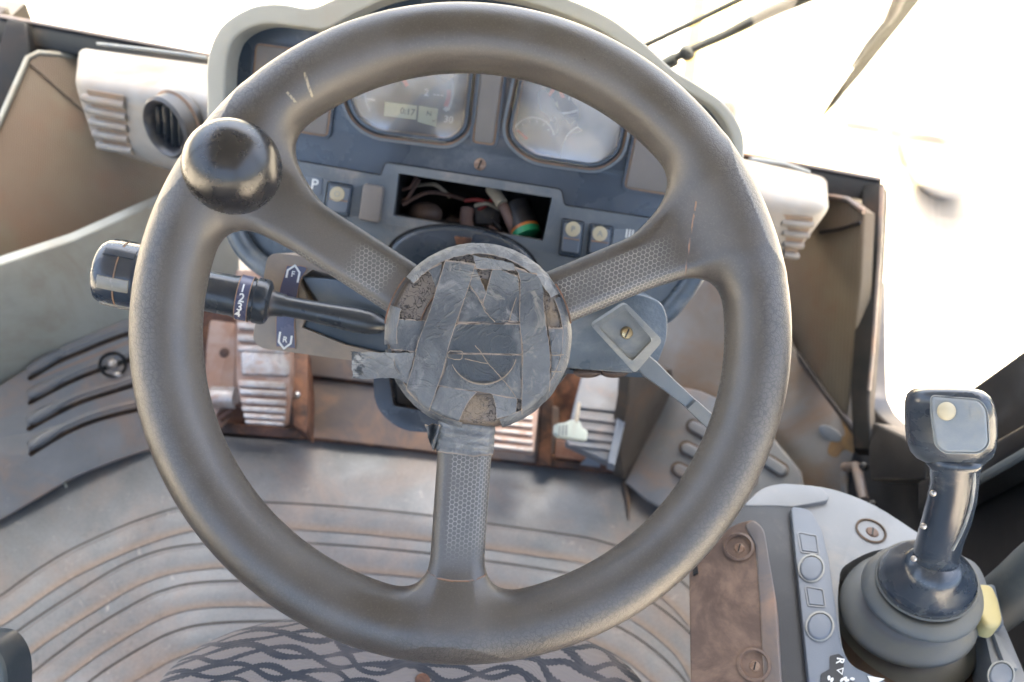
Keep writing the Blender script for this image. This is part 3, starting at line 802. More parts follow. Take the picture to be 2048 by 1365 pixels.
tube('disk_edge', [WM @ V3((disk_c[0] + DR * math.cos(R(a__)), disk_c[1] + DR * math.sin(R(a__)), HT + .0022 + .0002 * math.sin(a__))) for a__ in range(205, 346, 4)], [.0002 + .0004 * math.sin(math.pi * i / 35) for i in range(36)], M_crease, wheel, 6)  # pale arc added so the embossed circle's lower edge reads
# pale tape round the bevelled edge, lit upper arcs painted brighter: ring segments
def ringtape(a0, a1, r0, r1, pale, lay, n=60, nm='edge_tape'):
    V = []; E = []; n2 = 9
    for i in range(n):
        t = R(a0 + (a1 - a0) * i / (n - 1))
        for j in range(n2):
            r_ = r0 + (r1 - r0) * j / (n2 - 1) + (mnoise.noise(V3((i * .25, lay, j * .3))) * .0006 if j in (0, n2 - 1) else 0)
            z = HT - .013 * (1 - math.sqrt(max(0, 1 - (max(0, r_ - (HR - HBe)) / (HBe + .0015)) ** 2)))
            V.append((hub[0] + r_ * math.cos(t), hub[1] + r_ * math.sin(t), z + .0012 + lay * .0005)); E.append(.9 if j == 0 else 0)
    F = [(i * n2 + j, i * n2 + j + 1, (i + 1) * n2 + j + 1, (i + 1) * n2 + j) for i in range(n - 1) for j in range(n2 - 1)]
    return wmesh(nm, V, F, M_tape, wheel, [('edge', E), ('disk', np.zeros(len(V))), ('pale', np.full(len(V), pale)), ('torn', np.zeros(len(V)))], 60)
ringtape(28, 100, .0515, .0592, 1., 1); ringtape(92, 140, .0512, .0595, .9, 2)
ringtape(-75, 26, .0530, .0592, .1, 0); ringtape(-172, -100, .0540, .0592, .05, 1)
ringtape(160, 185, .0500, .0592, .35, 1, 20)
# tape wrapped round the top of the bottom spoke
bs_A, bs_d, _, _ = SPK[2]; bs_n = np.array((-bs_d[1], bs_d[0]))
V = []; E = []; pal = []
NA, NB = 26, 40
s0, s1 = .038, .0595
for i in range(NA):
    s_ = s0 + (s1 - s0) * i / (NA - 1)
    for j in range(NB):
        a_ = math.pi * (-.15 + 1.3 * j / (NB - 1)); ww = .0184; hh = .0112
        x = ww * math.copysign(abs(math.cos(a_)) ** .6, math.cos(a_)); z = hh * math.copysign(abs(math.sin(a_)) ** .6, math.sin(a_)) - .001
        wr = mnoise.noise(V3((i * .22 + j * .04, j * .12, 2))) * .0012 + .0007 * math.sin(i * .9 + j * .22)
        ss = s_ + .0014 * mnoise.noise(V3((j * .25, 5, 0))) * (i / NA)
        p = bs_A + bs_d * ss + bs_n * (x * (1 + wr * 10)); V.append((p[0], p[1], z + wr)); E.append(1. if i == NA - 1 else .5 if i == NA - 2 else 0); pal.append(.5 if j < 12 else .75)
F = [(i * NB + j, i * NB + j + 1, (i + 1) * NB + j + 1, (i + 1) * NB + j) for i in range(NA - 1) for j in range(NB - 1)]
wmesh('spoke_tape', V, F, M_tape, wheel, [('edge', E), ('disk', np.zeros(len(V))), ('pale', pal), ('torn', np.zeros(len(V)))], 180)
# torn curl left of that spoke
tape([(480, 1262), (500, 1300), (505, 1365), (520, 1420)], [(590, 1262), (590, 1310), (580, 1380), (560, 1425)], 0, n=26, mcols=16, pale=.35, zf=lambda p, s, t: .004 + .004 * math.sin(t * 9 + s * 5), wob=.002)
# rusty rubber edging between hub and spokes (thin seams)
def arcw(a0, a1, r_, z_, n=24): return [WM @ V3((hub[0] + r_ * math.cos(R(a0 + (a1 - a0) * i / n)), hub[1] + r_ * math.sin(R(a0 + (a1 - a0) * i / n)), z_)) for i in range(n + 1)]
M_seam = mk('rusty_seam', (.20, .10, .06), (.12, .075, .05), ns=120, rough=.8)
tube('seam', arcw(141, 172, .0585, .0122), .0005, M_seam, wheel); tube('seam', arcw(8, 34, .0588, .0115), .0006, M_seam, wheel)
# inner plate edge lines of the horn pad
tube('pad_edge', arcw(120, 180, .0368, HT), .0004, M_seam, wheel)
# steering shaft boss behind the hub
lathe('wheel_boss', [(.034, 0), (.032, -.03), (.026, -.05), (.024, -.09)], WM @ V3((hub[0], hub[1], -.012)), -FWD, M_stalk, wheel, 40)
# ---- spinner knob
bc = P(465, 334, .462)
kp = bc - (-FWD) * 0
ball('spinner_knob', bc, .0280, M_ball, wheel, (1.0, .985, .96), 64)
lathe('knob_stem', [(.012, 0), (.010, .012), (.0095, .03)], P(466, 345, .505), -FWD, M_ball, wheel, 32)
# ================================================================== the cab
X1, X2, X3 = V3((1, 0, 0)), V3((0, 1, 0)), V3((0, 0, 1))
MAT = (V3((0, 0, 0)), V3((0, 0, 1)))
def struct(o): o['kind'] = 'structure'; return o
# ---- cab shell (floor, walls, roof, pillars)
struct(box('cab_floor', (-.2, .2, -.05), 1.46, 2.6, .08, M_wall, bev=0))
struct(box('front_bulkhead', (-.2, 1.32, .07), 1.46, .04, .22, M_wall))  # unseen backing wall, added behind the panels to stop light leaks
struct(box('rear_wall', (-.15, -.92, .35), 1.5, .04, .72, M_cons))
struct(box('cab_roof', (-.15, .22, 1.80), 1.7, 2.46, .06, M_roof, bev=.01))  # unseen roof, front overhang lengthened to keep sun off the interior
struct(box('left_wall', (-.93, .0, .17), .04, 2.4, .44, M_wall))

# ---- floor mat with moulded ridges
mat_ = thing('floor_mat', 'grey rubber floor mat with curved ridges and dusty scuffs', 'floor mat', Pz(700, 1050, .004))
mo = [(-300, 1190), (0, 1030), (60, 996), (150, 945), (230, 914), (300, 892), (430, 872), (620, 880), (860, 905), (1120, 935), (1235, 945), (1270, 985), (1420, 1040), (1560, 1150), (1750, 1500), (1500, 1900), (300, 1900), (-300, 1600)]
plate('mat_sheet', mo, MAT, .006, M_mat, mat_, bev=.002, lift=.004)
tube('mat_edge', [on(MAT, *q, .010) for q in cr([(-100, 1090), (0, 1032), (60, 998), (150, 947), (230, 916), (300, 894), (430, 874)])], .006, mk('mat_edge_dusty', (.40, .36, .33), (.36, .27, .21), ns=10, rough=.5), mat_, 10)
M_groovefill = mk('dark_groove_filler', (.035, .03, .026), (.06, .05, .042), ns=30, rough=.8)  # dark filler strip so each mat groove reads as a line
RID = [
 [(-60, 1232), (0, 1197), (70, 1147), (143, 1103), (234, 1061), (302, 1035), (362, 1018), (440, 1010), (528, 1008), (698, 1018), (862, 1035), (979, 1051), (1108, 1069), (1186, 1082), (1265, 1108), (1342, 1150), (1410, 1215), (1460, 1290)],
 [(-40, 1322), (23, 1276), (85, 1232), (151, 1190), (242, 1135), (325, 1103), (415, 1090), (520, 1086), (698, 1095), (858, 1110), (975, 1125), (1131, 1149), (1230, 1172), (1303, 1208), (1377, 1268), (1420, 1330), (1450, 1400)],
 [(0, 1402), (68, 1348), (130, 1300), (196, 1254), (287, 1201), (340, 1180), (396, 1169), (491, 1165), (650, 1172), (900, 1190), (1100, 1210), (1225, 1252), (1303, 1300), (1366, 1362), (1400, 1420)],
 [(130, 1415), (185, 1363), (240, 1325), (287, 1297), (340, 1270), (408, 1252), (520, 1246), (700, 1250), (950, 1265), (1150, 1290), (1260, 1350), (1320, 1430)]]
for L in RID:
    sm_ = cr(L, False, 5)
    bm = bmesh.new()
    secs = []
    n_ = len(sm_)
    for i, (u, v) in enumerate(sm_):
        a_ = V3(sm_[max(i - 1, 0)]); b_ = V3(sm_[min(i + 1, n_ - 1)]); d = (b_ - a_).normalized(); nn = V3((-d.y, d.x))
        k = 1.0
        row = []
        for off, h in ((-6, .0014), (-3, -.0018), (0, -.0014), (2, .0034), (5, .0038), (26, .0034), (36, .0022), (48, .0012)):
            row.append(on(MAT, u + nn.x * off, v + nn.y * off, .0045 + h))
        secs.append(row)
    loft_bm(bm, secs, False); rg_ = fin(bm, 'ridge', M_mat, mat_, None, 50)
    tube('groove_filler', [s_[1].lerp(s_[2], .5) + X3 * .0010 for s_ in secs], .0028, M_groovefill, rg_, 6)

# ---- left side: grey-green moulding, slotted toe panel
GL = plz((0, 760, .13), (290, 640, .13), (0, 540, .30))
gl = plate('kick_moulding', [(-200, 700), (-200, 420), (0, 530), (150, 480), (330, 400), (480, 380), (480, 640), (300, 672), (150, 705), (0, 790), (-200, 900)], GL, .02, M_greenp, None, bev=.004)
gl['label'] = 'grey-green moulded kick panel left of the steering wheel'; gl['category'] = 'moulding'
gl.name = 'kick_moulding'
SL = plz((0, 1034, .012), (300, 888, .012), (60, 690, .15))
def slotshape(pts, wpx):
    c = cr(pts, False, 4); n = len(c); top = []; bot = []
    for i, (u, v) in enumerate(c):
        a_ = V3(c[max(i - 1, 0)]); b_ = V3(c[min(i + 1, n - 1)]); d = (b_ - a_).normalized(); nn = V3((-d.y, d.x)) * wpx / 2
        top.append((u - nn.x, v - nn.y)); bot.append((u + nn.x, v + nn.y))
    a_ = V3(c[0]); d = (V3(c[1]) - a_).normalized(); nn = V3((-d.y, d.x))
    cap0 = [tuple(a_ + nn * wpx / 2 * math.cos(R(t)) - d * wpx / 2 * math.sin(R(t))) for t in (30, 60, 90, 120, 150)]
    e_ = V3(c[-1]); d2 = (e_ - V3(c[-2])).normalized(); n2 = V3((-d2.y, d2.x))
    cap1 = [tuple(e_ - n2 * wpx / 2 * math.cos(R(t)) + d2 * wpx / 2 * math.sin(R(t))) for t in (30, 60, 90, 120, 150)]
    return top + cap1 + list(reversed(bot)) + cap0
SLOTS = [[(60, 757), (110, 727), (160, 705), (215, 682), (270, 664), (360, 645)], [(60, 806), (110, 779), (160, 755), (215, 735), (280, 715), (370, 700)],
         [(58, 858), (110, 829), (160, 805), (215, 787), (280, 768), (370, 752)], [(62, 908), (110, 878), (160, 853), (215, 834), (285, 818), (370, 806)]]
slab = thing('toe_panel', 'grey slotted toe panel with four long curved slots at the left', 'panel', Pz(160, 800, .08))
plate('panel_sheet', [(-200, 1110), (-200, 905), (0, 772), (60, 735), (130, 690), (250, 640), (420, 600), (420, 872), (300, 897), (230, 920), (150, 952), (60, 1004), (0, 1040)], SL, .012, M_slot, slab, bev=.0025, lift=.012,
      holes=[slotshape(s_, 10) for s_ in SLOTS])
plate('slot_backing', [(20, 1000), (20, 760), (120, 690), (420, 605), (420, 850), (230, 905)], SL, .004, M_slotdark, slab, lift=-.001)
for s_ in SLOTS:      # raised lip along the upper side of each slot
    c = cr(s_, False, 5)
    tube('slot_lip', [on(SL, u - 3, v - 14, .010) for u, v in c], [.0045 + .005 * math.sin(math.pi * min(1, (i + 1) / 8)) for i in range(len(c))], M_slot, slab, 8)
lathe('clip_hole', [(.0185, .0), (.0205, .003), (.019, .006), (.016, .002), (.015, -.004), (0, -.005)], on(SL, 226, 730, .012), SL[1], M_black, slab, 32)
bt = thing('bolt', 'shiny bolt sitting in the black hole of the slotted toe panel', 'bolt', on(SL, 224, 728, .013))
ball('head', on(SL, 223, 728, .014), .0085, M_steel, bt, (1, 1, .6), 24); ball('washer', on(SL, 234, 750, .014), .0075, M_steel, bt, (1, .7, .5), 24)
# straw bits
for u, v, l_, a_ in ((118, 948, 30, 60), (30, 965, 45, -28), (60, 992, 18, -30)):
    q = thing if False else None
    o = tube('dry_straw', [on(MAT, u, v, .012), on(MAT, u + l_ * math.cos(R(a_)), v + l_ * math.sin(R(a_)), .016)], .0015, M_conn)
    o['category'] = 'straw'; o['label'] = {118: 'pale straw lying across the mat edge below the slots', 30: 'longest pale straw in the dirt left of the slotted panel', 60: 'short straw in the corner of the mat, nearest the left frame edge'}[u]

# ---- woven side liners
LL = (P(55, 120, 1.225), None)
LL = pl3((55, 120, 1.20), (0, 530, 1.16), (300, 440, 1.28))
ll = plate('side_liner', [(-200, 330), (-30, 330), (58, 118), (75, 108), (150, 112), (200, 130), (420, 330), (480, 420), (330, 440), (150, 488), (0, 536), (-200, 600)], LL, .02, M_woven, None, bev=.004)
ll['label'] = 'woven brown liner under the left air vent'; ll['category'] = 'liner'
tube('trim_bead', [on(LL, *q, .001) for q in cr([(-200, 604), (0, 540), (150, 492), (330, 444), (480, 424)])], .0045, M_post, ll, 8)
tube('trim_bead', [on(LL, *q, .001) for q in ((-40, 330), (56, 116), (78, 106), (150, 112))], .004, M_greenp, ll, 8)
plate('dark_facing', [(62, 122), (80, 112), (150, 118), (165, 220), (60, 128)], LL, .003, M_woven, ll, lift=.003)
RL = pl3((1700, 400, 1.17), (1590, 690, 1.26), (1725, 880, 1.12))
rl = plate('side_liner', [(1560, 480), (1640, 400), (1660, 392), (1695, 400), (1728, 425), (1722, 560), (1705, 740), (1690, 850), (1655, 790), (1590, 700), (1540, 620), (1480, 560)], RL, .02, M_woven, None, bev=.004)
rl['label'] = 'woven brown liner beside the right-hand window post'; rl['category'] = 'liner'
tube('trim_bead', [on(RL, *q, .002) for q in ((1480, 556), (1540, 622), (1590, 700), (1655, 792), (1730, 890))], .005, M_post, rl, 8)
tube('trim_bead', [on(RL, *q, .002) for q in ((1650, 392), (1695, 399), (1729, 424))], .004, M_plate, rl, 8)
tube('crease', [on(RL, *q, .001) for q in ((1640, 465), (1680, 458), (1722, 445))], .003, M_post, rl, 6)

# ---- windscreen frame
cornL, cornR = P(14, 40, 1.235), P(1752, 362, 1.235)
wf = thing('windscreen', 'black steel windscreen frame with rusty mitred corners', 'window frame', cornL)
def beam(name, a_, b_, wd, th, up_, m, par, bev=.003):
    d = (b_ - a_).normalized(); up_ = (up_ - d * up_.dot(d)).normalized(); s_ = d.cross(up_)
    return box(name, (a_ + b_) / 2, (b_ - a_).length, th, wd, m, par, ax=(d, s_, up_), bev=bev)
off = -UP * .017
beam('bottom_rail', cornL + off + V3((-.05, 0, 0)), cornR + off, .040, .03, UP, M_frame, wf)
beam('rail_edge', cornL - UP * .001 + FWD * -.016, cornR - UP * .001 + FWD * -.016, .005, .006, UP, M_plate, wf, .001)
# side posts slant down and back
pr0, pr1 = on((V3((.50, 0, 0)), X1), 1742, 368), on((V3((.50, 0, 0)), X1), 1716, 880)
pR = (V3((.50, 0, 0)), V3((-1, 0, 0)))
plate('side_post', [(1722, 370), (1766, 366), (1760, 500), (1746, 700), (1738, 800), (1742, 900), (1706, 900), (1700, 780), (1712, 600), (1722, 460)], pl3((1740, 370, 1.215), (1705, 880, 1.09), (1765, 380, 1.20)), .03, M_frame, wf, bev=.004)
plate('side_post', [(14, 36), (52, 44), (60, 112), (-40, 335), (-160, 560), (-240, 560), (-20, 140)], pl3((14, 40, 1.21), (60, 112, 1.20), (-40, 335, 1.185)), .03, M_frame, wf, bev=.004)
plate('gasket', [(1760, 372), (1768, 372), (1762, 500), (1748, 700), (1740, 780), (1735, 780), (1743, 700), (1756, 500)], pl3((1740, 370, 1.205), (1705, 880, 1.08), (1765, 380, 1.19)), .004, M_plate, wf)
# upper pillars and header carry the roof
beam('pillar', V3((-.93, .36, .40)), V3((-.93, .36, 1.78)), .05, .06, X2, M_frame, wf); beam('pillar', V3((.60, .36, .45)), V3((.60, .36, 1.78)), .05, .06, X2, M_frame, wf)
beam('header', V3((-.9, 1.14, 1.76)), V3((.62, 1.14, 1.76)), .06, .05, X3, M_frame, wf)
ws = bpy.data.meshes.new('windscreen'); 
a_, b_ = P(20, 48, 1.26), P(1758, 368, 1.26); c_, d_ = V3((.60, 1.16, 1.75)), V3((-.86, 1.16, 1.75))
bm = bmesh.new(); vv = [bm.verts.new(q) for q in (a_, b_, c_, d_)]; bm.faces.new(vv)
ex = bmesh.ops.extrude_face_region(bm, geom=list(bm.faces)); 
for q in ex['geom']:
    if isinstance(q, bmesh.types.BMVert): q.co += V3((0, .005, 0))
fin(bm, 'pane', M_glass, wf, None, None)

# ---- right hand door: glass above, black trim below
XD = .535
DR_ = (V3((XD, 0, 0)), V3((-1, 0, 0)))
door = thing('cab_door', 'black right-hand door with curved lower window corner behind the joystick', 'door', V3((XD, .5, 0)))
dout = cr([(1733, 560), (1733, 760), (1742, 808), (1765, 838), (1800, 860), (1838, 868)], False, 6)
plate('door_trim', [(1715, 560)] + dout + [(1900, 806), (1960, 764), (2048, 700), (2200, 590), (2500, 590), (2500, 2100), (1690, 1500), (1660, 1000), (1690, 900)], DR_, .03, M_door, door, bev=.004)
DR2 = (V3((XD - .045, 0, 0)), V3((-1, 0, 0)))
plate('armrest_ledge', [(1830, 960), (1930, 910), (2048, 840), (2300, 700), (2300, 770), (2048, 905), (1960, 955), (1830, 1030)], DR2, .04, M_door, door, bev=.01, seg=4)
beam('ledge_edge', on(DR2, 1915, 985, .02), on(DR2, 2120, 866, .02), .008, .008, X3, M_doorgrey, door)
tube('door_tube', [on(DR2, u, v, .02) for u, v in cr([(1965, 1230), (2030, 1180), (2100, 1120), (2250, 1020)])], .022, M_doorgrey, door, 14)
tube('lock_rod', [on(DR2, 1690, 935, .0), on(DR2, 1712, 932, .0), on(DR2, 1728, 1000, .0)], .007, M_plate, door, 10)
plate('latch_bracket', [(1745, 845), (1800, 870), (1850, 905), (1850, 960), (1740, 960), (1735, 900)], DR2, .03, M_door, door, bev=.004)
ball('latch_bolt', on(DR2, 1728, 934, .02), .006, M_door, door, (1, 1, .8), 20); ball('latch_bolt', on(DR2, 1745, 1010, .02), .006, M_door, door, (1, 1, .8), 20)
g0 = thing if False else None
bm = bmesh.new(); x_ = XD + .012
for xx in (x_, x_ + .005): pass
gv = [V3((x_, 1.20, .36)), V3((x_, -.9, .36)), V3((x_, -.9, 1.75)), V3((x_, 1.20, 1.75))]
add_plate(bm, [gv], V3((-1, 0, 0)), .005); fin(bm, 'door_glass', M_glass, door, None, None)
struct(box('right_wall', (XD + .02, .1, .03), .03, 2.3, .14, M_wall))
for nm, x0 in (('left', -.93),):
    lw = thing('side_window', 'left side window above the woven liner', 'window', V3((x0, 0, .4)))
    bm = bmesh.new(); add_plate(bm, [[V3((x0, 1.1, .40)), V3((x0, -.9, .40)), V3((x0, -.9, 1.75)), V3((x0, 1.1, 1.75))]], V3((1, 0, 0)), .005); fin(bm, 'pane', M_glass, lw, None, None)
    box('frame_post', (x0, -.9, 1.08), .05, .06, 1.4, M_frame, lw, bev=.005); box('frame_sill', (x0, .1, .395), .05, 2.1, .03, M_frame, lw, bev=.005)
rw = thing('rear_window', 'rear cab window over the grey rear wall', 'window', V3((-.15, -.92, .72)))
bm = bmesh.new(); add_plate(bm, [[V3((-.88, -.92, .73)), V3((.5, -.92, .73)), V3((.5, -.92, 1.75)), V3((-.88, -.92, 1.75))]], V3((0, 1, 0)), .005); fin(bm, 'pane', M_glass, rw, None, None)
box('frame_post', (.53, -.92, 1.24), .06, .06, 1.06, M_frame, rw, bev=.005)

# ---- right side mouldings
GR = plz((1590, 700, .235), (1735, 905, .19), (1345, 760, .10))
gr = plate('kick_moulding', [(1330, 560), (1400, 540), (1480, 560), (1545, 628), (1592, 704), (1655, 794), (1735, 900), (1700, 930), (1692, 975), (1700, 1100), (1480, 1080), (1300, 930), (1290, 760)], GR, .03, mk('beige_rusty_moulding', (.30, .285, .26), (.25, .21, .17), ns=7, rough=.38, dust=.75, dcol=(.30, .18, .10), ds=6, edge=.6, specks=.3), None, bev=.006)
gr['label'] = 'grey-green moulding with rust-brown stain beside the right window post'; gr['category'] = 'moulding'
gr.name = 'kick_moulding'
plate('oval_dimple', ell(1660, 868, 26, 13, 30, 24), GR, .004, M_cons, gr, lift=.003, bev=.002)
plate('rust_stain', cr([(1680, 830), (1705, 850), (1728, 890), (1718, 912), (1690, 900), (1672, 915), (1655, 905), (1665, 880), (1690, 870)], True, 4), GR, .002, mk('ochre_stain', (.33, .19, .06), (.25, .15, .07), ns=40, rough=.6), gr, lift=.0015)
tube('moulding_rim', [on(GR, *q, .004) for q in cr([(1700, 935), (1690, 945), (1690, 975), (1700, 1000)])], .006, M_pod, gr, 8)
SR = plz((1345, 770, .10), (1250, 965, .01), (1560, 900, .15))
SR = (SR[0] + SR[1] * .012, SR[1])
sr = thing('toe_panel', 'grey toe panel with rows of short slots seen through the wheel at right', 'panel', on(SR, 1400, 900))
RS = [[(1386, 852), (1500, 912)], [(1372, 896), (1500, 962)], [(1356, 938), (1480, 1000)], [(1535, 922), (1563, 940)], [(1500, 935), (1545, 962)], [(1480, 958), (1520, 985)]]
RS = RS[:4]
plate('panel_sheet', [(1338, 770), (1400, 780), (1475, 815), (1540, 868), (1600, 940), (1625, 1060), (1420, 1070), (1290, 1000), (1248, 965), (1290, 880)], SR, .012, M_slot, sr, bev=.004)
for q in RS:
    plate('pad_surround', slotshape(q, 30), SR, .001, M_slotdark, sr, lift=.0012)  # dark plate showing as a ring round each raised pad
    plate('raised_pad', slotshape(q, 22), SR, .008, M_slot, sr, lift=.008, bev=.0035, seg=4)
bw = plate('brown_riser', [(1262, 735), (1345, 740), (1348, 775), (1300, 880), (1262, 965), (1246, 960), (1240, 900), (1258, 800)], plz((1262, 760, .24), (1345, 760, .14), (1256, 965, .006)), .02, M_bwall, None, bev=.004)
bw['label'] = 'dark brown riser panel between accelerator pedal and slotted panel'; bw['category'] = 'panel'
tube('fold', [on(MAT, *q, .008) for q in ((1250, 965), (1256, 1000), (1258, 1040))], [.006, .004, .001], M_slotdark, mat_, 8)

# ---- pedal deck and centre plate
DK = plz((430, 868, .008), (1230, 948, .008), (800, 650, .14))
deck = plate('pedal_deck', [(395, 610), (700, 560), (1260, 640), (1262, 760), (1244, 880), (1240, 950), (1110, 938), (860, 908), (608, 880), (425, 866)], DK, .03, M_rust, None, bev=.004)
deck['label'] = 'dark rusty steel deck under the pedals'; deck['category'] = 'floor plate'
cp = plate('centre_plate', rp([(612, 757), (760, 775), (1118, 815), (1116, 932), (900, 908), (606, 874)], 6), DK, .008, M_plate, None, bev=.002, lift=.009)
cp['label'] = 'brown-grey worn plate with orange rusty edge between the pedals'; cp['category'] = 'floor plate'
c2 = plate('step_plate', rp([(616, 690), (760, 704), (880, 715), (880, 770), (760, 768), (614, 750)], 5), DK, .014, M_plate, None, bev=.002, lift=.016)
c2['label'] = 'pale strip plate under the steering column above the centre plate'; c2['category'] = 'floor plate'
# right bay frames
rb = thing('pedal_bay', 'rusty open frame round the foot of the accelerator pedal', 'bracket', on(DK, 1150, 900))
plate('frame_bar', [(1085, 745), (1108, 748), (1102, 935), (1075, 930)], DK, .03, M_rust, rb, lift=.030, bev=.003)
plate('frame_bar', [(1075, 905), (1245, 930), (1242, 950), (1072, 932)], DK, .02, M_rust, rb, lift=.018, bev=.003)
plate('tray', [(1112, 880), (1210, 893), (1202, 935), (1108, 924)], DK, .01, mk('rusty_orange_tray', (.34, .16, .09), (.22, .09, .05), ns=30, rough=.5, dust=.5, dcol=(.4, .3, .25)), rb, lift=.018, bev=.002)
plate('tray_corner', [(1175, 915), (1200, 895), (1200, 935), (1160, 930)], DK, .004, M_consstrip, rb, lift=.024)

# ---- brake pedal
BP_ = pl3((480, 560, 1.20), (580, 560, 1.20), (530, 850, 1.15))
bp = thing('brake_pedal', 'tall ribbed brake pedal with polished bright ribs left of the column', 'pedal', P(525, 700, 1.2))
plate('pad', rp([(470, 540), (560, 540), (582, 690), (582, 745), (570, 848), (492, 846), (472, 770)], 7), BP_, .02, M_pedal, bp, bev=.003)
ridx = [(474, 572, 560, 14), (474, 598, 562, 14), (474, 622, 568, 12), (474, 644, 574, 14), (474, 668, 576, 14), (474, 690, 578, 12)]
for (x0, y0, x1, h_) in ridx + [(476, 760, 570, 13), (478, 778, 571, 10), (480, 796, 571, 10), (482, 812, 570, 10), (486, 827, 569, 9), (489, 840, 567, 7)]:
    plate('rib', rp([(x0, y0), (x1, y0 + 5), (x1, y0 + h_ + 5), (x0 + 1, y0 + h_)], 3, 2), BP_, .006, M_rib, bp, lift=.006, bev=.0018, seg=2)
plate('bare_patch', rp([(480, 702), (579, 706), (577, 752), (482, 750)], 8), BP_, .006, M_rib, bp, lift=.004, bev=.003)
br = thing('pedal_bracket', 'brown steel bracket with a bolt hole left of the brake pedal', 'bracket', P(445, 740, 1.25))
BK = pl3((420, 640, 1.26), (470, 640, 1.26), (445, 840, 1.22))
plate('cheek', rp([(420, 640), (470, 646), (466, 780), (420, 850), (408, 820), (412, 700)], 6), BK, .05, M_pedal, br, bev=.003)
lathe('bolt_hole', [(.008, .0005), (.006, .0012), (0, .0008)], on(BK, 449, 706), BK[1], M_rust, br, 20)
tube('pivot_pin', [on(BK, 425, 795, .012), on(BK, 472, 796, .012)], .017, M_rib, br, 20)
tube('return_spring', [on(BK, 440, 838, .0), on(BK, 476, 810, .005)], .007, M_rust, br, 8)
br2 = thing('pedal_bracket', 'dark rusty upright bracket right of the brake pedal with a small bright bolt', 'bracket', P(600, 800, 1.25))
plate('cheek', rp([(580, 700), (616, 706), (613, 868), (586, 850), (584, 760)], 4), pl3((590, 700, 1.28), (615, 700, 1.28), (600, 868, 1.22)), .05, M_rust, br2, bev=.002)
ball('bolt', P(594, 791, 1.225), .0055, M_steel, br2, seg=16)
plate('foot', rp([(440, 846), (612, 860), (608, 880), (430, 866)], 5), DK, .01, M_rust, br2, lift=.02, bev=.002)

# ---- accelerator pedal, centre pedal, loose connector
AP = pl3((1160, 740, 1.28), (1255, 740, 1.28), (1200, 920, 1.18))
ap = thing('accelerator_pedal', 'blue-grey ribbed accelerator pedal with dirty lower edge', 'pedal', P(1200, 830, 1.24))
plate('pad', rp([(1165, 742), (1262, 748), (1256, 800), (1228, 925), (1210, 922), (1130, 885), (1150, 800)], 5), AP, .014, M_accel, ap, bev=.003)
for y in (808, 830, 850, 868, 884):
    x0 = 1157 - (y - 800) * .22; x1 = 1240 - (y - 800) * .18
    plate('rib', rp([(x0, y), (x1, y + 10), (x1 - 2, y + 17), (x0 - 2, y + 7)], 2, 2), AP, .004, M_accel, ap, lift=.004, bev=.001)
plate('side_rail', rp([(1244, 790), (1262, 746), (1270, 760), (1256, 820), (1230, 930), (1215, 925)], 3), AP, .02, M_consstrip, ap, lift=.006, bev=.002)
cpd = thing('inching_pedal', 'half hidden rust-orange ribbed pedal behind the hub', 'pedal', P(1030, 870, 1.25))
CPp = pl3((1000, 830, 1.26), (1080, 840, 1.26), (1030, 910, 1.22))
plate('pad', rp([(960, 800), (1078, 812), (1068, 905), (990, 893)], 4), CPp, .012, M_pedal, cpd, bev=.002)
for y in (824, 840, 856, 872, 888):
    plate('rib', rp([(985, y), (1066, y + 9), (1064, y + 16), (984, y + 7)], 2, 2), CPp, .004, M_rib, cpd, lift=.004, bev=.001)
cn = thing('wire_connector', 'pale green-white plastic connector hanging over the accelerator pedal', 'connector', P(1145, 860, 1.14))
CN = pl3((1110, 860, 1.13), (1175, 860, 1.14), (1140, 890, 1.13))
plate('shell', rp([(1114, 848), (1136, 845), (1141, 840), (1160, 842), (1164, 855), (1176, 862), (1174, 882), (1120, 874), (1112, 866)], 3), CN, .018, M_conn, cn, bev=.002)
for i in range(3): plate('rib', [(1118 + i * 7, 850), (1121 + i * 7, 850), (1120 + i * 7, 872), (1117 + i * 7, 872)], CN, .002, M_lever, cn, lift=.001)
tube('lead', [P(1152, 846, 1.14), P(1155, 830, 1.15), P(1158, 808, 1.17)], .003, M_wirew, cn, 8)
# ================================================================== dashboard
NA_ = R(35); ND = V3((0, -math.cos(NA_), math.sin(NA_)))
DP = pln(960, 330, .80, ND)
dash = thing('dashboard', 'dusty blue-grey dashboard binnacle with two gauges and an open radio slot', 'dashboard', on(DP, 900, 560))
# hood lip (beige) round the fascia
ho = cr([(414, 300), (413, 200), (414, 120), (440, 55), (500, 15), (560, 8), (620, 16), (680, -8), (760, -42), (880, -55), (1050, -30), (1200, 25), (1290, 88), (1345, 138), (1400, 172), (1450, 208), (1484, 260), (1488, 320), (1470, 420), (1440, 540)], False, 5) + [(1425, 540)]
hi_ = cr([(1425, 540), (1455, 410), (1466, 320), (1462, 270), (1432, 222), (1385, 190), (1325, 158), (1270, 110), (1190, 55), (1045, 2), (880, -18), (780, -4), (705, 28), (650, 58), (600, 54), (530, 48), (478, 68), (455, 110), (449, 200), (450, 300), (455, 380)], False, 5) + [(425, 380)]
plate('hood', ho + hi_, DP, .16, M_hood, dash, bev=.0075, seg=4, lift=.030)
fo = cr([(452, 300), (450, 200), (453, 110), (478, 66), (530, 46), (600, 50), (650, 54), (705, 24), (790, -8), (880, -22), (1045, -4), (1190, 50), (1270, 106), (1325, 154), (1385, 188), (1435, 220), (1465, 268), (1470, 320), (1450, 420), (1400, 540), (1355, 600), (1320, 628)], False, 4)
fo += cr([(900, 640), (620, 590), (545, 545), (500, 500), (470, 430)], False, 4)
lgo = rp([(700, 60, 30), (955, 90, 30), (935, 262, 60), (900, 288, 30), (745, 268, 50), (705, 238, 30), (688, 190, 20)], 20)
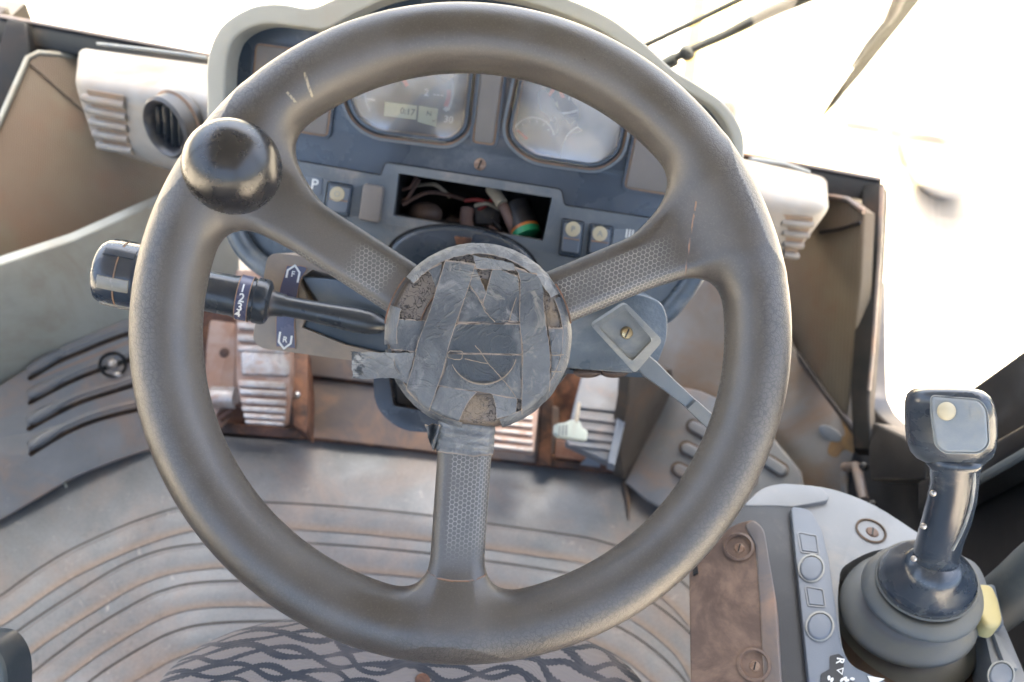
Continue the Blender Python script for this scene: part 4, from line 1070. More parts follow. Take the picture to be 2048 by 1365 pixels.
rgo = rp([(1048, 100, 30), (1270, 150, 30), (1240, 310, 50), (1195, 338, 35), (1060, 318, 45), (1012, 275, 30)], 20)
sloth = [(797, 347), (1104, 396), (1086, 482), (786, 432)]
plate('fascia', fo, DP, .03, M_dash, dash, bev=.004, lift=.0, holes=[lgo, rgo, [(790, 340), (1112, 390), (1095, 490), (778, 438)]])
# lip pipe under the fascia (blue rounded lower rim)
tube('lower_rim', [on(DP, *q, .004) for q in cr([(455, 400), (468, 455), (500, 510), (560, 552), (640, 580)])], .011, M_shroudblue, dash, 12)
tube('lower_rim', [on(DP, *q, .004) for q in cr([(1250, 645), (1320, 632), (1362, 590), (1395, 540), (1430, 460)])], .011, M_shroudblue, dash, 12)
box('dash_core', P(930, 400, 1.02), .46, .12, .22, M_wall, dash, ax=(X1, V3((0, math.cos(NA_), -math.sin(NA_))), V3((0, math.sin(NA_), math.cos(NA_)))))
def gauge(out, lab):
    o = thing if False else None
    inner = offs(out, -8)
    fr = ringpx('bezel', inner, 6, DP, .012, M_dash, dash, lift=.004, bev=.0015)
    fr['label'] = lab
    ringpx('bezel_groove', offs(out, 1.5), 4.5, DP, .004, M_groove, fr, lift=.0008)
    ringpx('bezel_rim', offs(out, 6), 6, DP, .006, M_dashgrey, fr, lift=.0028, bev=.001)
    ringpx('lens_seat', offs(inner, -5), 6, DP, .010, M_groove, fr, lift=-.006)
    plate('dial', offs(out, -2), DP, .004, M_dial, fr, lift=-.018)
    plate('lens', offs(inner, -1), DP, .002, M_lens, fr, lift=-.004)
    return fr
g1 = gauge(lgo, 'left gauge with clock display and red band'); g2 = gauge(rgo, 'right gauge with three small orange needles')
DL = (DP[0] - DP[1] * .0165, DP[1])
def arcband(name, cx, cy, r0, r1, a0, a1, m, par, sq=1.0):
    plate(name, ell(cx, cy, r1, r1 * sq, 0, 20, a0, a1) + list(reversed(ell(cx, cy, r0, r0 * sq, 0, 20, a0, a1))), DL, .0006, m, par)
arcband('scale_band', 815, 180, 88, 93, -55, 27, M_white, g1, 1.0)
arcband('red_band', 815, 180, 79, 88, 0, 24, M_redband, g1)
plate('scale_foot', [(885, 219), (893, 224), (900, 216), (893, 212)], DL, .0006, M_white, g1)
arcband('scale_band', 815, 180, 84, 88, 150, 195, M_white, g1); plate('scale_foot', [(730, 196), (750, 199), (750, 203), (730, 201)], DL, .0006, M_white, g1)
plate('needle', [(772, 100), (780, 98), (818, 172), (812, 176)], DL, .0006, M_needle, g1, lift=.002)
lathe('needle_hub', [(.006, 0), (.006, .003), (0, .0035)], on(DL, 822, 183), DL[1], M_dial, g1, 24)
plate('lcd', [(770, 204), (834, 212), (832, 240), (768, 232)], DL, .0006, M_lcd, g1); plate('lcd', [(838, 212), (876, 218), (872, 254), (835, 244)], DL, .0006, M_lcd, g1)
text('display_digits', '0:17', DL, 815, 224, 13, M_dial, g1, 8); text('display_digits', 'N', DL, 858, 228, 10, M_dial, g1, 8); text('display_digits', '\u2713', DL, 868, 242, 8, M_dial, g1, 8)
text('scale_number', '30', DL, 897, 240, 14, M_white, g1, 8); text('scale_sign', '2', DL, 853, 186, 14, M_white, g1, 8)
for i in range(3): plate('scale_mark', [(866 + i * 8, 188 + i), (871 + i * 8, 189 + i), (871 + i * 8, 191 + i), (866 + i * 8, 190 + i)], DL, .0006, M_white, g1)
plate('needle', [(1108, 172), (1114, 175), (1096, 200), (1090, 197)], DL, .0006, M_needle, g2); plate('needle', [(1116, 176), (1122, 174), (1130, 196), (1122, 196)], DL, .0006, M_needle, g2)
text('scale_number', '12', DL, 1143, 196, 13, M_white, g2, 10); text('scale_sign', 'CA', DL, 1107, 209, 12, M_lcd, g2, 10)
arcband('scale_band', 1066, 278, 41, 44, 170, 350, M_white, g2); arcband('scale_band', 1172, 296, 43, 46, 170, 340, M_white, g2)
plate('needle', [(1033, 262), (1037, 260), (1056, 277), (1052, 280)], DL, .0006, M_needle, g2, lift=.001); plate('needle', [(1134, 279), (1138, 276), (1158, 298), (1152, 301)], DL, .0006, M_needle, g2, lift=.001)
arcband('red_band', 1172, 296, 36, 40, 190, 225, M_redband, g2)
arcband('scale_band', 1125, 150, 75, 79, -20, 100, M_white, g2)
for i in range(7): plate('scale_mark', ell(1066, 278, 38, 38, 0, 1, 185 + i * 24, 188 + i * 24)[:2] + ell(1066, 278, 33, 33, 0, 1, 188 + i * 24, 185 + i * 24)[:2], DL, .0006, M_white, g2)
# recessed panels
def recess(name, o, m, lab=None):
    ringpx('panel_groove', o, 4, DP, .002, M_groove, dash, lift=.0015)
    q = plate(name, o, DP, .004, m, dash, lift=.0022, bev=.0008)
    ringpx('panel_lip', offs(o, 4), 5, DP, .003, M_dash, dash, lift=.0030, bev=.001)
    if lab: q['label'] = lab
recess('centre_strip', rp([(968, 80), (1012, 86), (986, 288), (948, 283)], 6), M_blank)
recess('blank_panel', rp([(514, 90), (672, 112), (652, 271), (500, 246)], 7), M_blank, 'left brown-grey blank panel')
recess('blank_panel', rp([(1282, 232), (1440, 262), (1414, 400), (1252, 374)], 7), M_blank, 'right brown-grey blank panel')
screw('screw', DP, 960, 329, 12, M_rustscrew, dash, .0005); screw('screw', DP, 1350, 430, 9, M_rustscrew, dash, .0005)
#plate('faint_scuff', rp([(1130, 345), (1260, 380), (1330, 420), (1340, 438), (1140, 405)], 10), DP, .0012, mk('dust_film', (.28, .31, .33), (.20, .24, .27), ns=25, rough=.45), dash, lift=.0006)
#plate('faint_scuff', rp([(600, 275), (670, 290), (710, 300), (700, 340), (600, 322)], 10), DP, .0012, bpy.data.materials['dust_film'], dash, lift=.0006)
# lower grey fascia with radio slot and switches
low = rp([(590, 322, 4), (762, 352, 5), (772, 326, 6), (1122, 380, 8), (1128, 412, 8), (1400, 452, 5), (1375, 560, 30), (1310, 615, 20), (860, 600, 20), (640, 560, 30), (560, 450, 20)], 5)
LP = (DP[0] + DP[1] * .006, DP[1])
sw = [(1180, 446), (1228, 453), (1220, 520), (1172, 513)]; sw1 = [(1124, 436), (1170, 443), (1162, 518), (1116, 511)]; sw0 = [(655, 362), (708, 371), (698, 436), (646, 428)]
plate('switch_fascia', low, LP, .010, M_dashgrey, dash, bev=.0025, holes=[sloth, rp(sw, 6), rp(sw1, 6), rp(sw0, 6)])
ringpx('fascia_groove', low, 2.5, DP, .002, M_black, dash, lift=.0015)
# radio tunnel
def wallstrip(name, pts, pl, d0, d1, m, par):
    bm = bmesh.new()
    A = [bm.verts.new(on(pl, *p, d0)) for p in pts]; B = [bm.verts.new(on(pl, *p, d0) - pl[1] * (d0 - d1)) for p in pts]
    for i in range(len(pts)):
        j = (i + 1) % len(pts); bm.faces.new((A[i], B[i], B[j], A[j]))
    bm.faces.new(list(reversed(B)))
    me = bpy.data.meshes.new(name); bm.to_mesh(me); bm.free(); return meshobj(name, me, m, par, None, None, None)
wallstrip('radio_tunnel', offs(sloth, 2), LP, -.011, -.11, mk('tunnel_black', (.010, .009, .009), rough=.7), dash)
def inslot(u, v, dz): return on(LP, u, v, 0) + ray(u, v) * dz
har = thing('wiring_harness', 'tangled wires and a connector with green and orange end inside the radio slot', 'wiring', inslot(960, 440, .05))
tube('cable', [inslot(*q) for q in cr([(985, 378, .05), (998, 398, .04), (1012, 425, .03), (1028, 462, .03), (1036, 480, .05)])], .0055, M_wireb, har, 10)
tube('sleeve', [inslot(982, 378, .045), inslot(992, 390, .036), inslot(1004, 408, .030)], .0065, M_wirew, har, 10)
def cyl_between(name, a_, b_, r_, m, par): return tube(name, [a_, b_], r_, m, par, 20)
ca_, cb_ = inslot(1034, 412, .045), inslot(1050, 458, .030)
cyl_between('connector_body', ca_, cb_, .015, M_wire, har); dd = (cb_ - ca_).normalized()
cyl_between('orange_band', cb_, cb_ + dd * .003, .0155, M_wireo, har); cyl_between('green_band', cb_ + dd * .003, cb_ + dd * .010, .0155, M_wireg, har)
for i, (mm_, pts) in enumerate(((M_wirer, [(930, 402, .05), (955, 400, .045), (985, 408, .05)]), (M_wirew, [(950, 412, .05), (975, 408, .045), (1000, 420, .05)]), (M_wirer, [(945, 425, .06), (965, 415, .05), (990, 395, .05)]),
        (M_wireb, [(800, 380, .05), (820, 375, .045), (832, 355, .05)]), (M_wireb, [(795, 400, .06), (815, 395, .05), (838, 360, .06)]), (M_wireb, [(805, 410, .05), (860, 385, .06), (930, 400, .07)]), (M_wire, [(985, 440, .05), (1000, 455, .04), (1010, 475, .05)]),
        (M_wirew, [(830, 372, .07), (870, 370, .06), (900, 395, .07)]), (M_wireb, [(1000, 470, .04), (985, 455, .05), (965, 450, .06)]))):
    tube('wire', [inslot(*q) for q in cr(pts)], .0022, mm_, har, 8)
tube('dangling_lug', [inslot(935, 418, .05), inslot(932, 440, .045), inslot(938, 462, .045)], .0075, M_wireb, har, 8)
ball('foam_scrap', inslot(850, 428, .05), .016, M_cover, har, (1.2, .8, .8), 16); ball('foam_scrap', inslot(905, 445, .06), .008, M_cover, har, (1.2, .8, .8), 12)
box('relay', inslot(975, 432, .06), .028, .02, .022, M_wire, har, ax=(RT, FWD, UP), bev=.002)
# switches
def rocker(o, dot, lab, icon):
    o_ = rp(o, 6)
    b_ = plate('rocker_switch', offs(o_, -1.5), LP, .016, M_dash, dash, lift=.003, bev=.0025); b_['label'] = lab
    cxy = V3((sum(p[0] for p in o) / 4, sum(p[1] for p in o) / 4))
    plate('paddle', rp([tuple(V3(p) * .76 + cxy * .24) for p in o], 5), LP, .004, M_consstrip, b_, lift=.0058, bev=.0012)
    a_ = V3(o[0]) * .48 + V3(o[3]) * .52; c_ = V3(o[1]) * .48 + V3(o[2]) * .52
    tube('paddle_line', [on(LP, *(a_ * .85 + c_ * .15), .0062), on(LP, *(a_ * .15 + c_ * .85), .0062)], .0007, M_groove, b_, 6)
    plate('legend_dot', ell(dot[0], dot[1], 15, 15, 0, 28), LP, .002, M_cream, b_, lift=.0068, bev=.0006)
    text('legend', icon, LP, dot[0], dot[1], 12, M_lever, b_, 8, .0074)
    return b_
rocker(sw1, (1146, 459), 'left of the two rocker switches right of the radio slot', 'P')
rocker(sw, (1200, 468), 'right of the two rocker switches right of the radio slot', 'A')
rocker(sw0, (674, 389), 'rocker switch with cream dot left of the radio slot', 'O')
plate('blank_cover', rp([(726, 368), (768, 374), (758, 448), (716, 440)], 8), LP, .006, M_blank, dash, lift=.004, bev=.002)
plate('legend_tile', rp([(612, 352), (646, 356), (642, 392), (610, 386)], 4), LP, .004, M_consstrip, dash, lift=.001, bev=.0008); text('legend', 'P', LP, 629, 370, 22, M_white, dash, 8, .0016)
text('key_legend', 'III', LP, 1259, 469, 18, M_white, dash, 8, .0006); text('key_legend', '0I', LP, 1280, 472, 16, M_white, dash, 8, .0006)
key = lathe('key_switch', [(.0125, 0), (.0125, .003), (.010, .005), (.0085, .002), (.0085, -.004), (0, -.004)], on(LP, 1303, 474), LP[1], M_cons, dash, 32)
lathe('key_well', [(.0083, -.0035), (0, -.0033)], on(LP, 1303, 474), LP[1], M_black, key, 24)
# oval cover behind the hub
oc = ell(925, 528, 148, 72, 8, 56)
plate('oval_cover', oc, LP, .008, M_dash, dash, lift=.010, bev=.005, seg=4); ringpx('oval_groove', offs(oc, 1), 5, LP, .002, M_black, dash, lift=.0012)
plate('rust_tab', rp([(908, 473), (944, 477), (940, 493), (912, 490)], 3), LP, .004, M_rust, dash, lift=.0125, bev=.001)

# ---- air vents
def podsec(pts): return [P(*p) for p in pts]
def roundsec(pts, r_=.4):
    pts = [V3(p) for p in pts]; out = []; n = len(pts)
    for i in range(n):
        a_, b_, c_ = pts[i - 1], pts[i], pts[(i + 1) % n]
        k1 = min(.024, (a_ - b_).length * .45); k2 = min(.024, (c_ - b_).length * .45)
        p1 = b_ + (a_ - b_).normalized() * k1; p2 = b_ + (c_ - b_).normalized() * k2
        for j in range(6):
            t = j / 5; out.append(p1 * (1 - t) ** 2 + b_ * 2 * t * (1 - t) + p2 * t * t)
    return out
def pod(name, left, right, lab, n=9, ends=(1, 1)):
    t_ = thing(name, lab, 'air vent housing', (V3(P(*left[2])) + V3(P(*right[2]))) / 2)
    A = [P(*q) for q in left]; B = [P(*q) for q in right]; secs = []
    for i in range(n):
        t = i / (n - 1)
        s_ = [a_ * (1 - t) + b_ * t for a_, b_ in zip(A, B)]
        secs.append(roundsec(s_))
    def shrink(sec, k, sh):
        c = sum(sec, V3()) / len(sec); return [c + (p - c) * k + sh for p in sec]
    ax_ = (secs[0][0] - secs[-1][0]).normalized()
    pre = [shrink(secs[0], k, ax_ * d) for k, d in ((.80, .018), (.90, .015), (.97, .008))] if ends[0] else []
    post = [shrink(secs[-1], k, -ax_ * d) for k, d in ((.97, .008), (.90, .015), (.80, .018))] if ends[1] else []
    loft('shell', pre + secs + post, M_pod, t_, 60)
    return t_
Lp = [(172, 98, 1.12), (166, 168, 1.00), (208, 296, 1.045), (215, 300, 1.25), (172, 98, 1.30)]
Rp_ = [(500, 146, 1.02), (455, 208, .93), (440, 372, .985), (445, 375, 1.2), (500, 140, 1.25)]
pl_ = pod('air_vent_housing', Lp, Rp_, 'white left vent housing with dusty louvres and a round nozzle', ends=(1, 0))
PF = pl3((166, 168, 1.00), (455, 208, .93), (208, 296, 1.045))
for i, (x0, y0, x1, y1) in enumerate(((172, 186, 246, 200), (180, 209, 250, 224), (187, 234, 252, 246), (194, 258, 254, 268), (202, 281, 262, 291))):
    plate('louvre_slot', rp([(x0, y0 - 7), (x1, y1 - 8), (x1 + 3, y1 + 7), (x0 + 5, y0 + 6)], 5, 3), PF, .002, M_podlouv, pl_, lift=.0022)
    tube('louvre_bar', [on(PF, x0 - 4, y0 + 10, .0), on(PF, (x0 + x1) / 2, (y0 + y1) / 2 + 11, .0025), on(PF, x1 + 5, y1 + 11, .001)], .0055, M_pod, pl_, 10)
tube('top_seam', [on(PF, 195, 88, .002), on(PF, 300, 100, .002), on(PF, 414, 116, .002)], .002, M_lever, pl_, 6)
vo = on(PF, 338, 254, .019)
vpl = pl3((300, 250, .955), (380, 262, .925), (330, 330, .975))
nz = thing('round_vent', 'round dusty vent nozzle with dark blades beside the spinner knob', 'air vent', vo)
vax = vpl[1]; kx = pxm(PF, 338, 254)
lathe('nozzle_ring', [(kx * 62, -.022), (kx * 60, .006), (kx * 54, .009), (kx * 47, .005), (kx * 45, -.004), (kx * 44, -.014)], vo, vax, M_vent, nz, 48)
lathe('nozzle_dust', [(kx * 66, -.012), (kx * 61, -.010)], vo, vax, M_groove, nz, 48)
lathe('nozzle_well', [(kx * 45, -.0135), (0, -.0136)], vo, vax, M_black, nz, 32)
a1, b1, c1 = frame_axes(vax)
for i, sft in enumerate((-.018, -.006, .007, .019)):
    hh = math.sqrt(max(.0001, (kx * 43) ** 2 - sft ** 2))
    dirv = (b1 * .25 + c1 * .97).normalized(); sd2 = (b1 * .97 - c1 * .25).normalized()
    box('blade', vo + sd2 * sft - vax * .004, .0022, hh * 1.9, .011, M_stalk, nz, ax=((sd2 * .93 + vax * .37).normalized(), dirv, (vax * .93 - sd2 * .37).normalized()), bev=.0008)
Lp2 = [(1400, 300, 1.14), (1400, 362, .99), (1420, 520, 1.03), (1420, 520, 1.2), (1400, 300, 1.3)]
Rp2 = [(1638, 352, 1.17), (1640, 412, 1.04), (1560, 518, 1.09), (1560, 515, 1.22), (1638, 352, 1.3)]
pr_ = pod('air_vent_housing', Lp2, Rp2, 'white right vent housing partly behind the wheel rim', ends=(0, 1))
PF2 = pl3((1400, 362, .99), (1640, 412, 1.04), (1560, 518, 1.09))
for i, (x0, x1, y0) in enumerate(((1566, 1628, 436), (1568, 1620, 457), (1570, 1608, 478), (1570, 1598, 499))):
    plate('louvre_slot', rp([(x0, y0 - 7), (x1, y0), (x1 - 5, y0 + 10), (x0, y0 + 5)], 4, 3), PF2, .002, M_podlouv, pr_, lift=.0022)
    tube('louvre_bar', [on(PF2, x0 - 4, y0 + 8, 0), on(PF2, (x0 + x1) / 2, y0 + 13, .0025), on(PF2, x1 - 4, y0 + 14, .001)], .005, M_pod, pr_, 10)
tube('top_seam', [P(1500, 318, 1.09), P(1570, 328, 1.12), P(1618, 345, 1.14)], .003, M_lever, pr_, 6)

# ---- steering column shroud with stalks
SP = pl3((520, 600, .655), (780, 560, .640), (650, 720, .655))
col_ = thing('steering_column', 'steering column shroud with direction label and a textured blue right half', 'steering column', P(900, 640, .72))
sh = rp([(536, 505, 22), (700, 524, 6), (870, 550, 6), (900, 770, 6), (730, 725, 8), (522, 697, 24), (505, 680, 14)], 8, 6)
pocket = [(596, 560), (625, 540), (655, 548), (830, 590), (830, 712), (760, 706), (690, 690), (604, 655), (620, 610)]
plate('left_shroud', sh, SP, .075, M_shroud, col_, bev=.009, seg=5, holes=[pocket])
plate('pocket_floor', offs(pocket, 6), SP, .004, M_blank, col_, lift=-.012)
plate('pocket_wedge', [(601, 553), (700, 560), (850, 600), (850, 640), (756, 655), (655, 632)], SP, .010, M_pocket, col_, lift=-.003, bev=.002)
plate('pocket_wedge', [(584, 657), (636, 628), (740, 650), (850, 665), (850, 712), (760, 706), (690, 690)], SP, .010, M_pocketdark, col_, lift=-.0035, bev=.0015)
lab = cr([(574, 532), (612, 536), (600, 560), (592, 600), (588, 640), (590, 697)], False, 5) + cr([(553, 693), (553, 640), (558, 590), (574, 532)], False, 5)
lb = plate('direction_label', lab, SP, .001, M_label, col_, lift=.0010)
def uarrow(cx, cy, s_, par, letter, ang):
    ca, sa = math.cos(R(ang)), math.sin(R(ang))
    outl = [(-.5, -.55), (-.5, .25), (0, .75), (.5, .25), (.5, -.35)]
    pts = [(cx + (x * ca - y * sa * 1) * s_, cy + (x * sa + y * ca) * s_) for x, y in outl]
    for a_, b_ in zip(pts, pts[1:]):
        d = (V3(b_) - V3(a_)).normalized(); nn = V3((-d.y, d.x)) * 1.8; A_ = V3(a_) - d * 1.2; B_ = V3(b_) + d * 1.2
        plate('arrow_line', [tuple(A_ + nn), tuple(B_ + nn), tuple(B_ - nn), tuple(A_ - nn)], SP, .0006, M_white, par, lift=.0016)
    text('letter', letter, SP, cx, cy, s_ * .5, M_white, par, 10, .0018)
uarrow(586, 549, 24, lb, 'F', 192); uarrow(570, 680, 24, lb, 'R', 8)
ringpx('label_edge', lab, 1.3, SP, .0008, M_groove, lb, lift=.0009)
# right half
SP2 = pl3((1150, 700, .645), (1330, 680, .650), (1250, 600, .640))
plate('right_shroud', rp([(1040, 600, 5), (1180, 590, 5), (1285, 588, 26), (1326, 606, 20), (1336, 640, 10), (1334, 680, 12), (1312, 738, 20), (1262, 748, 10), (1140, 738, 6), (1040, 720, 5)], 8), SP2, .07, M_shroudblue, col_, bev=.006, seg=4)
plate('shroud_seam', rp([(1100, 738), (1300, 746), (1296, 756), (1100, 746)], 3), SP2, .03, M_pocketdark, col_, lift=-.02)
for x in (1175, 1228): ball('rust_tab', on(SP2, x, 745, -.012), .006, M_cover, col_, (2, .8, 1), 16)
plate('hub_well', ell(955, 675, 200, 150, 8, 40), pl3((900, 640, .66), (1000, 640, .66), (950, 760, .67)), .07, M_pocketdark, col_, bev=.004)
lathe('column_tube', [(.04, -.30), (.045, 0)], P(930, 700, .70), -FWD, M_stalk, col_, 32)
# lower box with black frame
LB = pl3((760, 760, .80), (860, 780, .80), (800, 860, .80))
lbx = rp([(746, 720, 20), (905, 740, 10), (900, 868, 24), (800, 862, 30), (748, 815, 34)], 20)
plate('tilt_frame', lbx, LB, .05, M_stalk, col_, bev=.006, seg=4, holes=[rp([(776, 745), (870, 760), (866, 826), (786, 812)], 6)])
plate('tilt_floor', [(772, 745), (870, 755), (866, 836), (778, 826)], LB, .004, M_blank, col_, lift=-.03)
plate('tilt_slot', [(777, 748), (790, 750), (794, 815), (780, 812)], LB, .004, M_black, col_, lift=-.02)
# wiper-side lever on the right
lv = thing('tilt_lever', 'dusty grey lever with slotted brass screw and long tapered arm', 'lever', P(1260, 670, .61))
LV = pl3((1180, 655, .605), (1320, 690, .605), (1255, 608, .602))
hq = rp([(1182, 652, 10), (1252, 606, 10), (1326, 682, 12), (1270, 748, 10)], 8, 5)
plate('plate', hq, LV, .016, M_lever, lv, bev=.0022, holes=[rp([tuple(V3(p[:2]) * .80 + V3((1256, 668)) * .20) for p in ((1182, 652), (1252, 606), (1318, 684), (1266, 738))], 10, 5)])
plate('recess', rp([(1190, 655), (1252, 614), (1316, 682), (1266, 738)], 6), LV, .003, M_lever, lv, lift=-.0042)
screw('brass_screw', LV, 1253, 666, 12.5, M_brass, lv, -.004, h=.0035)
LVa = pl3((1290, 730, .620), (1430, 850, .68), (1300, 720, .620))
am = loft('arm', [[P(u + nx * w_ , v + ny * w_, d + dz) for nx, ny, dz in ((.72, -.70, 0), (.66, -.60, -.003), (-.66, .60, -.003), (-.72, .70, 0), (-.6, .6, .012), (.6, -.6, .012))] for (u, v, d, w_) in ((1285, 722, .614, 17), (1300, 738, .616, 20), (1340, 772, .622, 15), (1380, 806, .63, 12.5), (1384, 810, .628, 13.5), (1440, 862, .645, 15), (1500, 920, .66, 15))], M_arm, lv, 30)

# gear selector stalk
GA, GB = P(192, 539, .600), P(765, 650, .640)
gax = (GB - GA).normalized(); GL_ = (GB - GA).length; ppm = GL_ / 590
st = thing('gear_selector', 'black gear selector stalk with numbered twist collar left of the column', 'stalk', GB)
def pf(l): return [(r_ * ppm, h_ * ppm) for r_, h_ in l]
lathe('knob', pf([(0, 0), (30, 1), (48, 5), (61, 12), (66, 22), (67.5, 40), (67.5, 52), (66.4, 53), (66.4, 56), (67.5, 57), (68, 76), (66.5, 88), (62, 95), (56, 98), (55, 104), (52, 112), (46, 130), (40, 140)]), GA, gax, M_grip, st, 64)
ax_, gb, gc = frame_axes(gax)
def gpt(s_, th, r_): return GA + gax * (s_ * ppm) + (gb * math.cos(R(th)) + gc * math.sin(R(th))) * (r_ * ppm)
tocam = (CAM - P(240, 545, .6)).normalized(); th0 = math.degrees(math.atan2(tocam.dot(gc), tocam.dot(gb)))
for kx_ in range(6):      # grip pads round the knob
    bm = bmesh.new(); tc = th0 + 20 + kx_ * 60
    secs = []
    for s_ in (22, 25, 46, 68, 83, 85):
        rr_ = {22: 62, 25: 68.5, 46: 70.5, 68: 70.5, 83: 69.5, 85: 64}[s_]
        secs.append([gpt(s_, tc + a__, rr_ if abs(a__) < 11 else 66) for a__ in (-12, -10.5, -4, 4, 10.5, 12)])
    loft_bm(bm, secs, False); fin(bm, 'grip_pad', M_grip, st, None, 40)
tube('knob_seam', [gpt(54.5, a__, 67.4) for a__ in range(0, 361, 6)], .0005, M_groove, st, 6)
lathe('twist_barrel', pf([(38, 130), (41, 150), (43, 200), (43.5, 275), (46, 284), (46, 318), (45, 320)]), GA, gax, M_stalk, st, 48)
lathe('number_band', pf([(47.8, 286), (48, 287), (48, 309), (47.8, 310)]), GA, gax, M_label, st, 48)
lathe('end_collar', pf([(46, 318), (49, 321), (49, 338), (46, 345), (38, 349), (30, 352), (26, 362), (24, 380)]), GA, gax, M_stalk, st, 48)
lathe('stem', pf([(27, 358), (22, 376), (22, 420), (25, 480), (28, 530), (27, 560), (20, 588), (9, 604), (0, 610)]), GA, gax, M_stalk, st, 40)
for s_ in (285.5, 310.5): tube('band_edge', [gpt(s_, a__, 48.1) for a__ in range(0, 361, 6)], .00035, M_groove, st, 6)
def onband(u, v):
    # closest point of the ray to the cylinder of radius 48.4 px
    d = ray(u, v).normalized(); o = CAM - GA; dp = d - gax * d.dot(gax); op = o - gax * o.dot(gax)
    A_ = dp.dot(dp); B_ = 2 * dp.dot(op); C_ = op.dot(op) - (48.9 * ppm) ** 2; D_ = B_ * B_ - 4 * A_ * C_
    t = (-B_ - math.sqrt(max(D_, 0))) / (2 * A_); return CAM + d * t
for ch, u, v, hp in (('1', 486, 577, 19), ('2', 483, 597, 19), ('3', 479, 615, 16), ('4', 475, 629, 9)):
    q = onband(u, v) - GA; s0_ = q.dot(gax); rd_ = (q - gax * s0_).normalized(); tg_ = gax.cross(rd_)
    if tg_.dot(UP) > 0: tg_ = -tg_
    def wrap(uu, vv, s0_=s0_, rd_=rd_, tg_=tg_, u=u, v=v):
        a__ = (vv - v) / 46.0; return GA + gax * (s0_ + (uu - u) * ppm) + (rd_ * math.cos(a__) + tg_ * math.sin(a__)) * (48.9 * ppm)
    text('number', ch, None, u, v, 18, M_white, st, 0, 0, wrap)
plate('stem_groove', ell(742, 640, 4, 12, 0, 16), SP, .001, M_groove, st, lift=.0)

# ================================================================== right console with joystick
CP = plz((1600, 1000, .515), (2000, 1200, .545), (1700, 1350, .545))
con = thing('side_console', 'light grey armrest console with blank buttons and a brown cover plate', 'console', on(CP, 1750, 1250, -.3))
top = cr([(1575, 985), (1588, 972), (1660, 978), (1750, 1012), (1850, 1075), (1920, 1110), (1958, 1135), (1985, 1200), (2025, 1290), (2075, 1420), (2120, 1600)], False, 4)
gh = cr([(1692, 1130), (1770, 1098), (1870, 1115), (1935, 1175), (1975, 1290), (1985, 1400), (1900, 1400), (1790, 1372), (1715, 1340), (1686, 1300), (1676, 1220), (1678, 1165)], True, 4)
plate('top_shell', top + [(1640, 1600), (1615, 1365), (1580, 1050)], CP, .10, M_cons, con, bev=.006, seg=4, holes=[gh])
plate('gaiter_well', offs(gh, 6), CP, .004, M_slotdark, con, lift=-.035)
plate('front_ridge', rp([(1484, 1012, 14), (1525, 974, 20), (1565, 966, 14), (1640, 972, 20), (1665, 1000, 20), (1585, 1014, 8), (1560, 1012)], 6), (CP[0] + CP[1] * .003, CP[1]), .10, M_cons, con, bev=.008, seg=4, lift=.002)
plate('side_face', rp([(1440, 1060, 10), (1486, 1004, 10), (1584, 1010, 8), (1590, 1120, 2), (1630, 1420), (1540, 1420)], 3), CP, .12, M_consdark, con, bev=.004, lift=.004)
plate('button_strip', rp([(1582, 1012, 10), (1620, 1018, 16), (1644, 1060, 10), (1658, 1120, 6), (1682, 1290, 10), (1700, 1330, 20), (1790, 1372, 20), (1980, 1420, 10), (2020, 1600), (1640, 1600), (1618, 1365), (1592, 1120)], 6), CP, .02, M_consstrip, con, bev=.003, lift=.009)
CB = (CP[0] + CP[1] * .009, CP[1])
for o_ in ([(1597, 1066), (1632, 1072), (1637, 1107), (1603, 1103)], [(1612, 1174), (1645, 1180), (1650, 1213), (1617, 1210)]):
    ringpx('square_outline', rp(o_, 3), 2.5, CB, .001, M_cons, con, lift=.0008); plate('blank_square', offs(o_, -3), CB, .001, M_consstrip, con, lift=.0010)
for (cx_, cy_, ra_) in ((1623, 1136, 23), (1640, 1252, 25), (2003, 1350, 24)):
    bb = plate('blank_button', ell(cx_, cy_, ra_, ra_ * 1.05, 0, 36), CB, .003, M_consstrip, con, lift=.003, bev=.002)
    ringpx('button_ring', ell(cx_, cy_, ra_, ra_ * 1.05, 0, 36), 4, CB, .002, M_lever, bb, lift=.0014, bev=.0006)
plate('function_decal', rp([(1660, 1312), (1678, 1308), (1688, 1316), (1686, 1360), (1720, 1368), (1700, 1420), (1638, 1420), (1642, 1348), (1660, 1338)], 3), CB, .0008, M_consdark, con, lift=.0008)
text('decal_letter', 'R', CB, 1680, 1322, 16, M_white, con, 100, .0013); text('decal_letter', '\u25C1', CB, 1680, 1343, 12, M_white, con, 10, .0013)
for i, (u, v) in enumerate(((1658, 1356), (1664, 1360), (1684, 1360), (1690, 1357), (1694, 1361), (1705, 1358))): plate('decal_mark', ell(u, v, 3, 5, 20 * i, 8), CB, .0004, M_white, con, lift=.0013)
plate('decal_flag', [(1735, 1352), (1770, 1358), (1750, 1368), (1748, 1380)], CB, .0006, M_white, con, lift=.0010)
CT = (CP[0], CP[1])
lathe('screw_cup', [(.0135, .0005), (.012, .0012), (.010, -.004), (0, -.005)], on(CT, 1742, 1062, .0005), CP[1], M_slotdark, con, 28)
screw('cup_screw', CT, 1744, 1066, 13, M_cover, con, -.001)
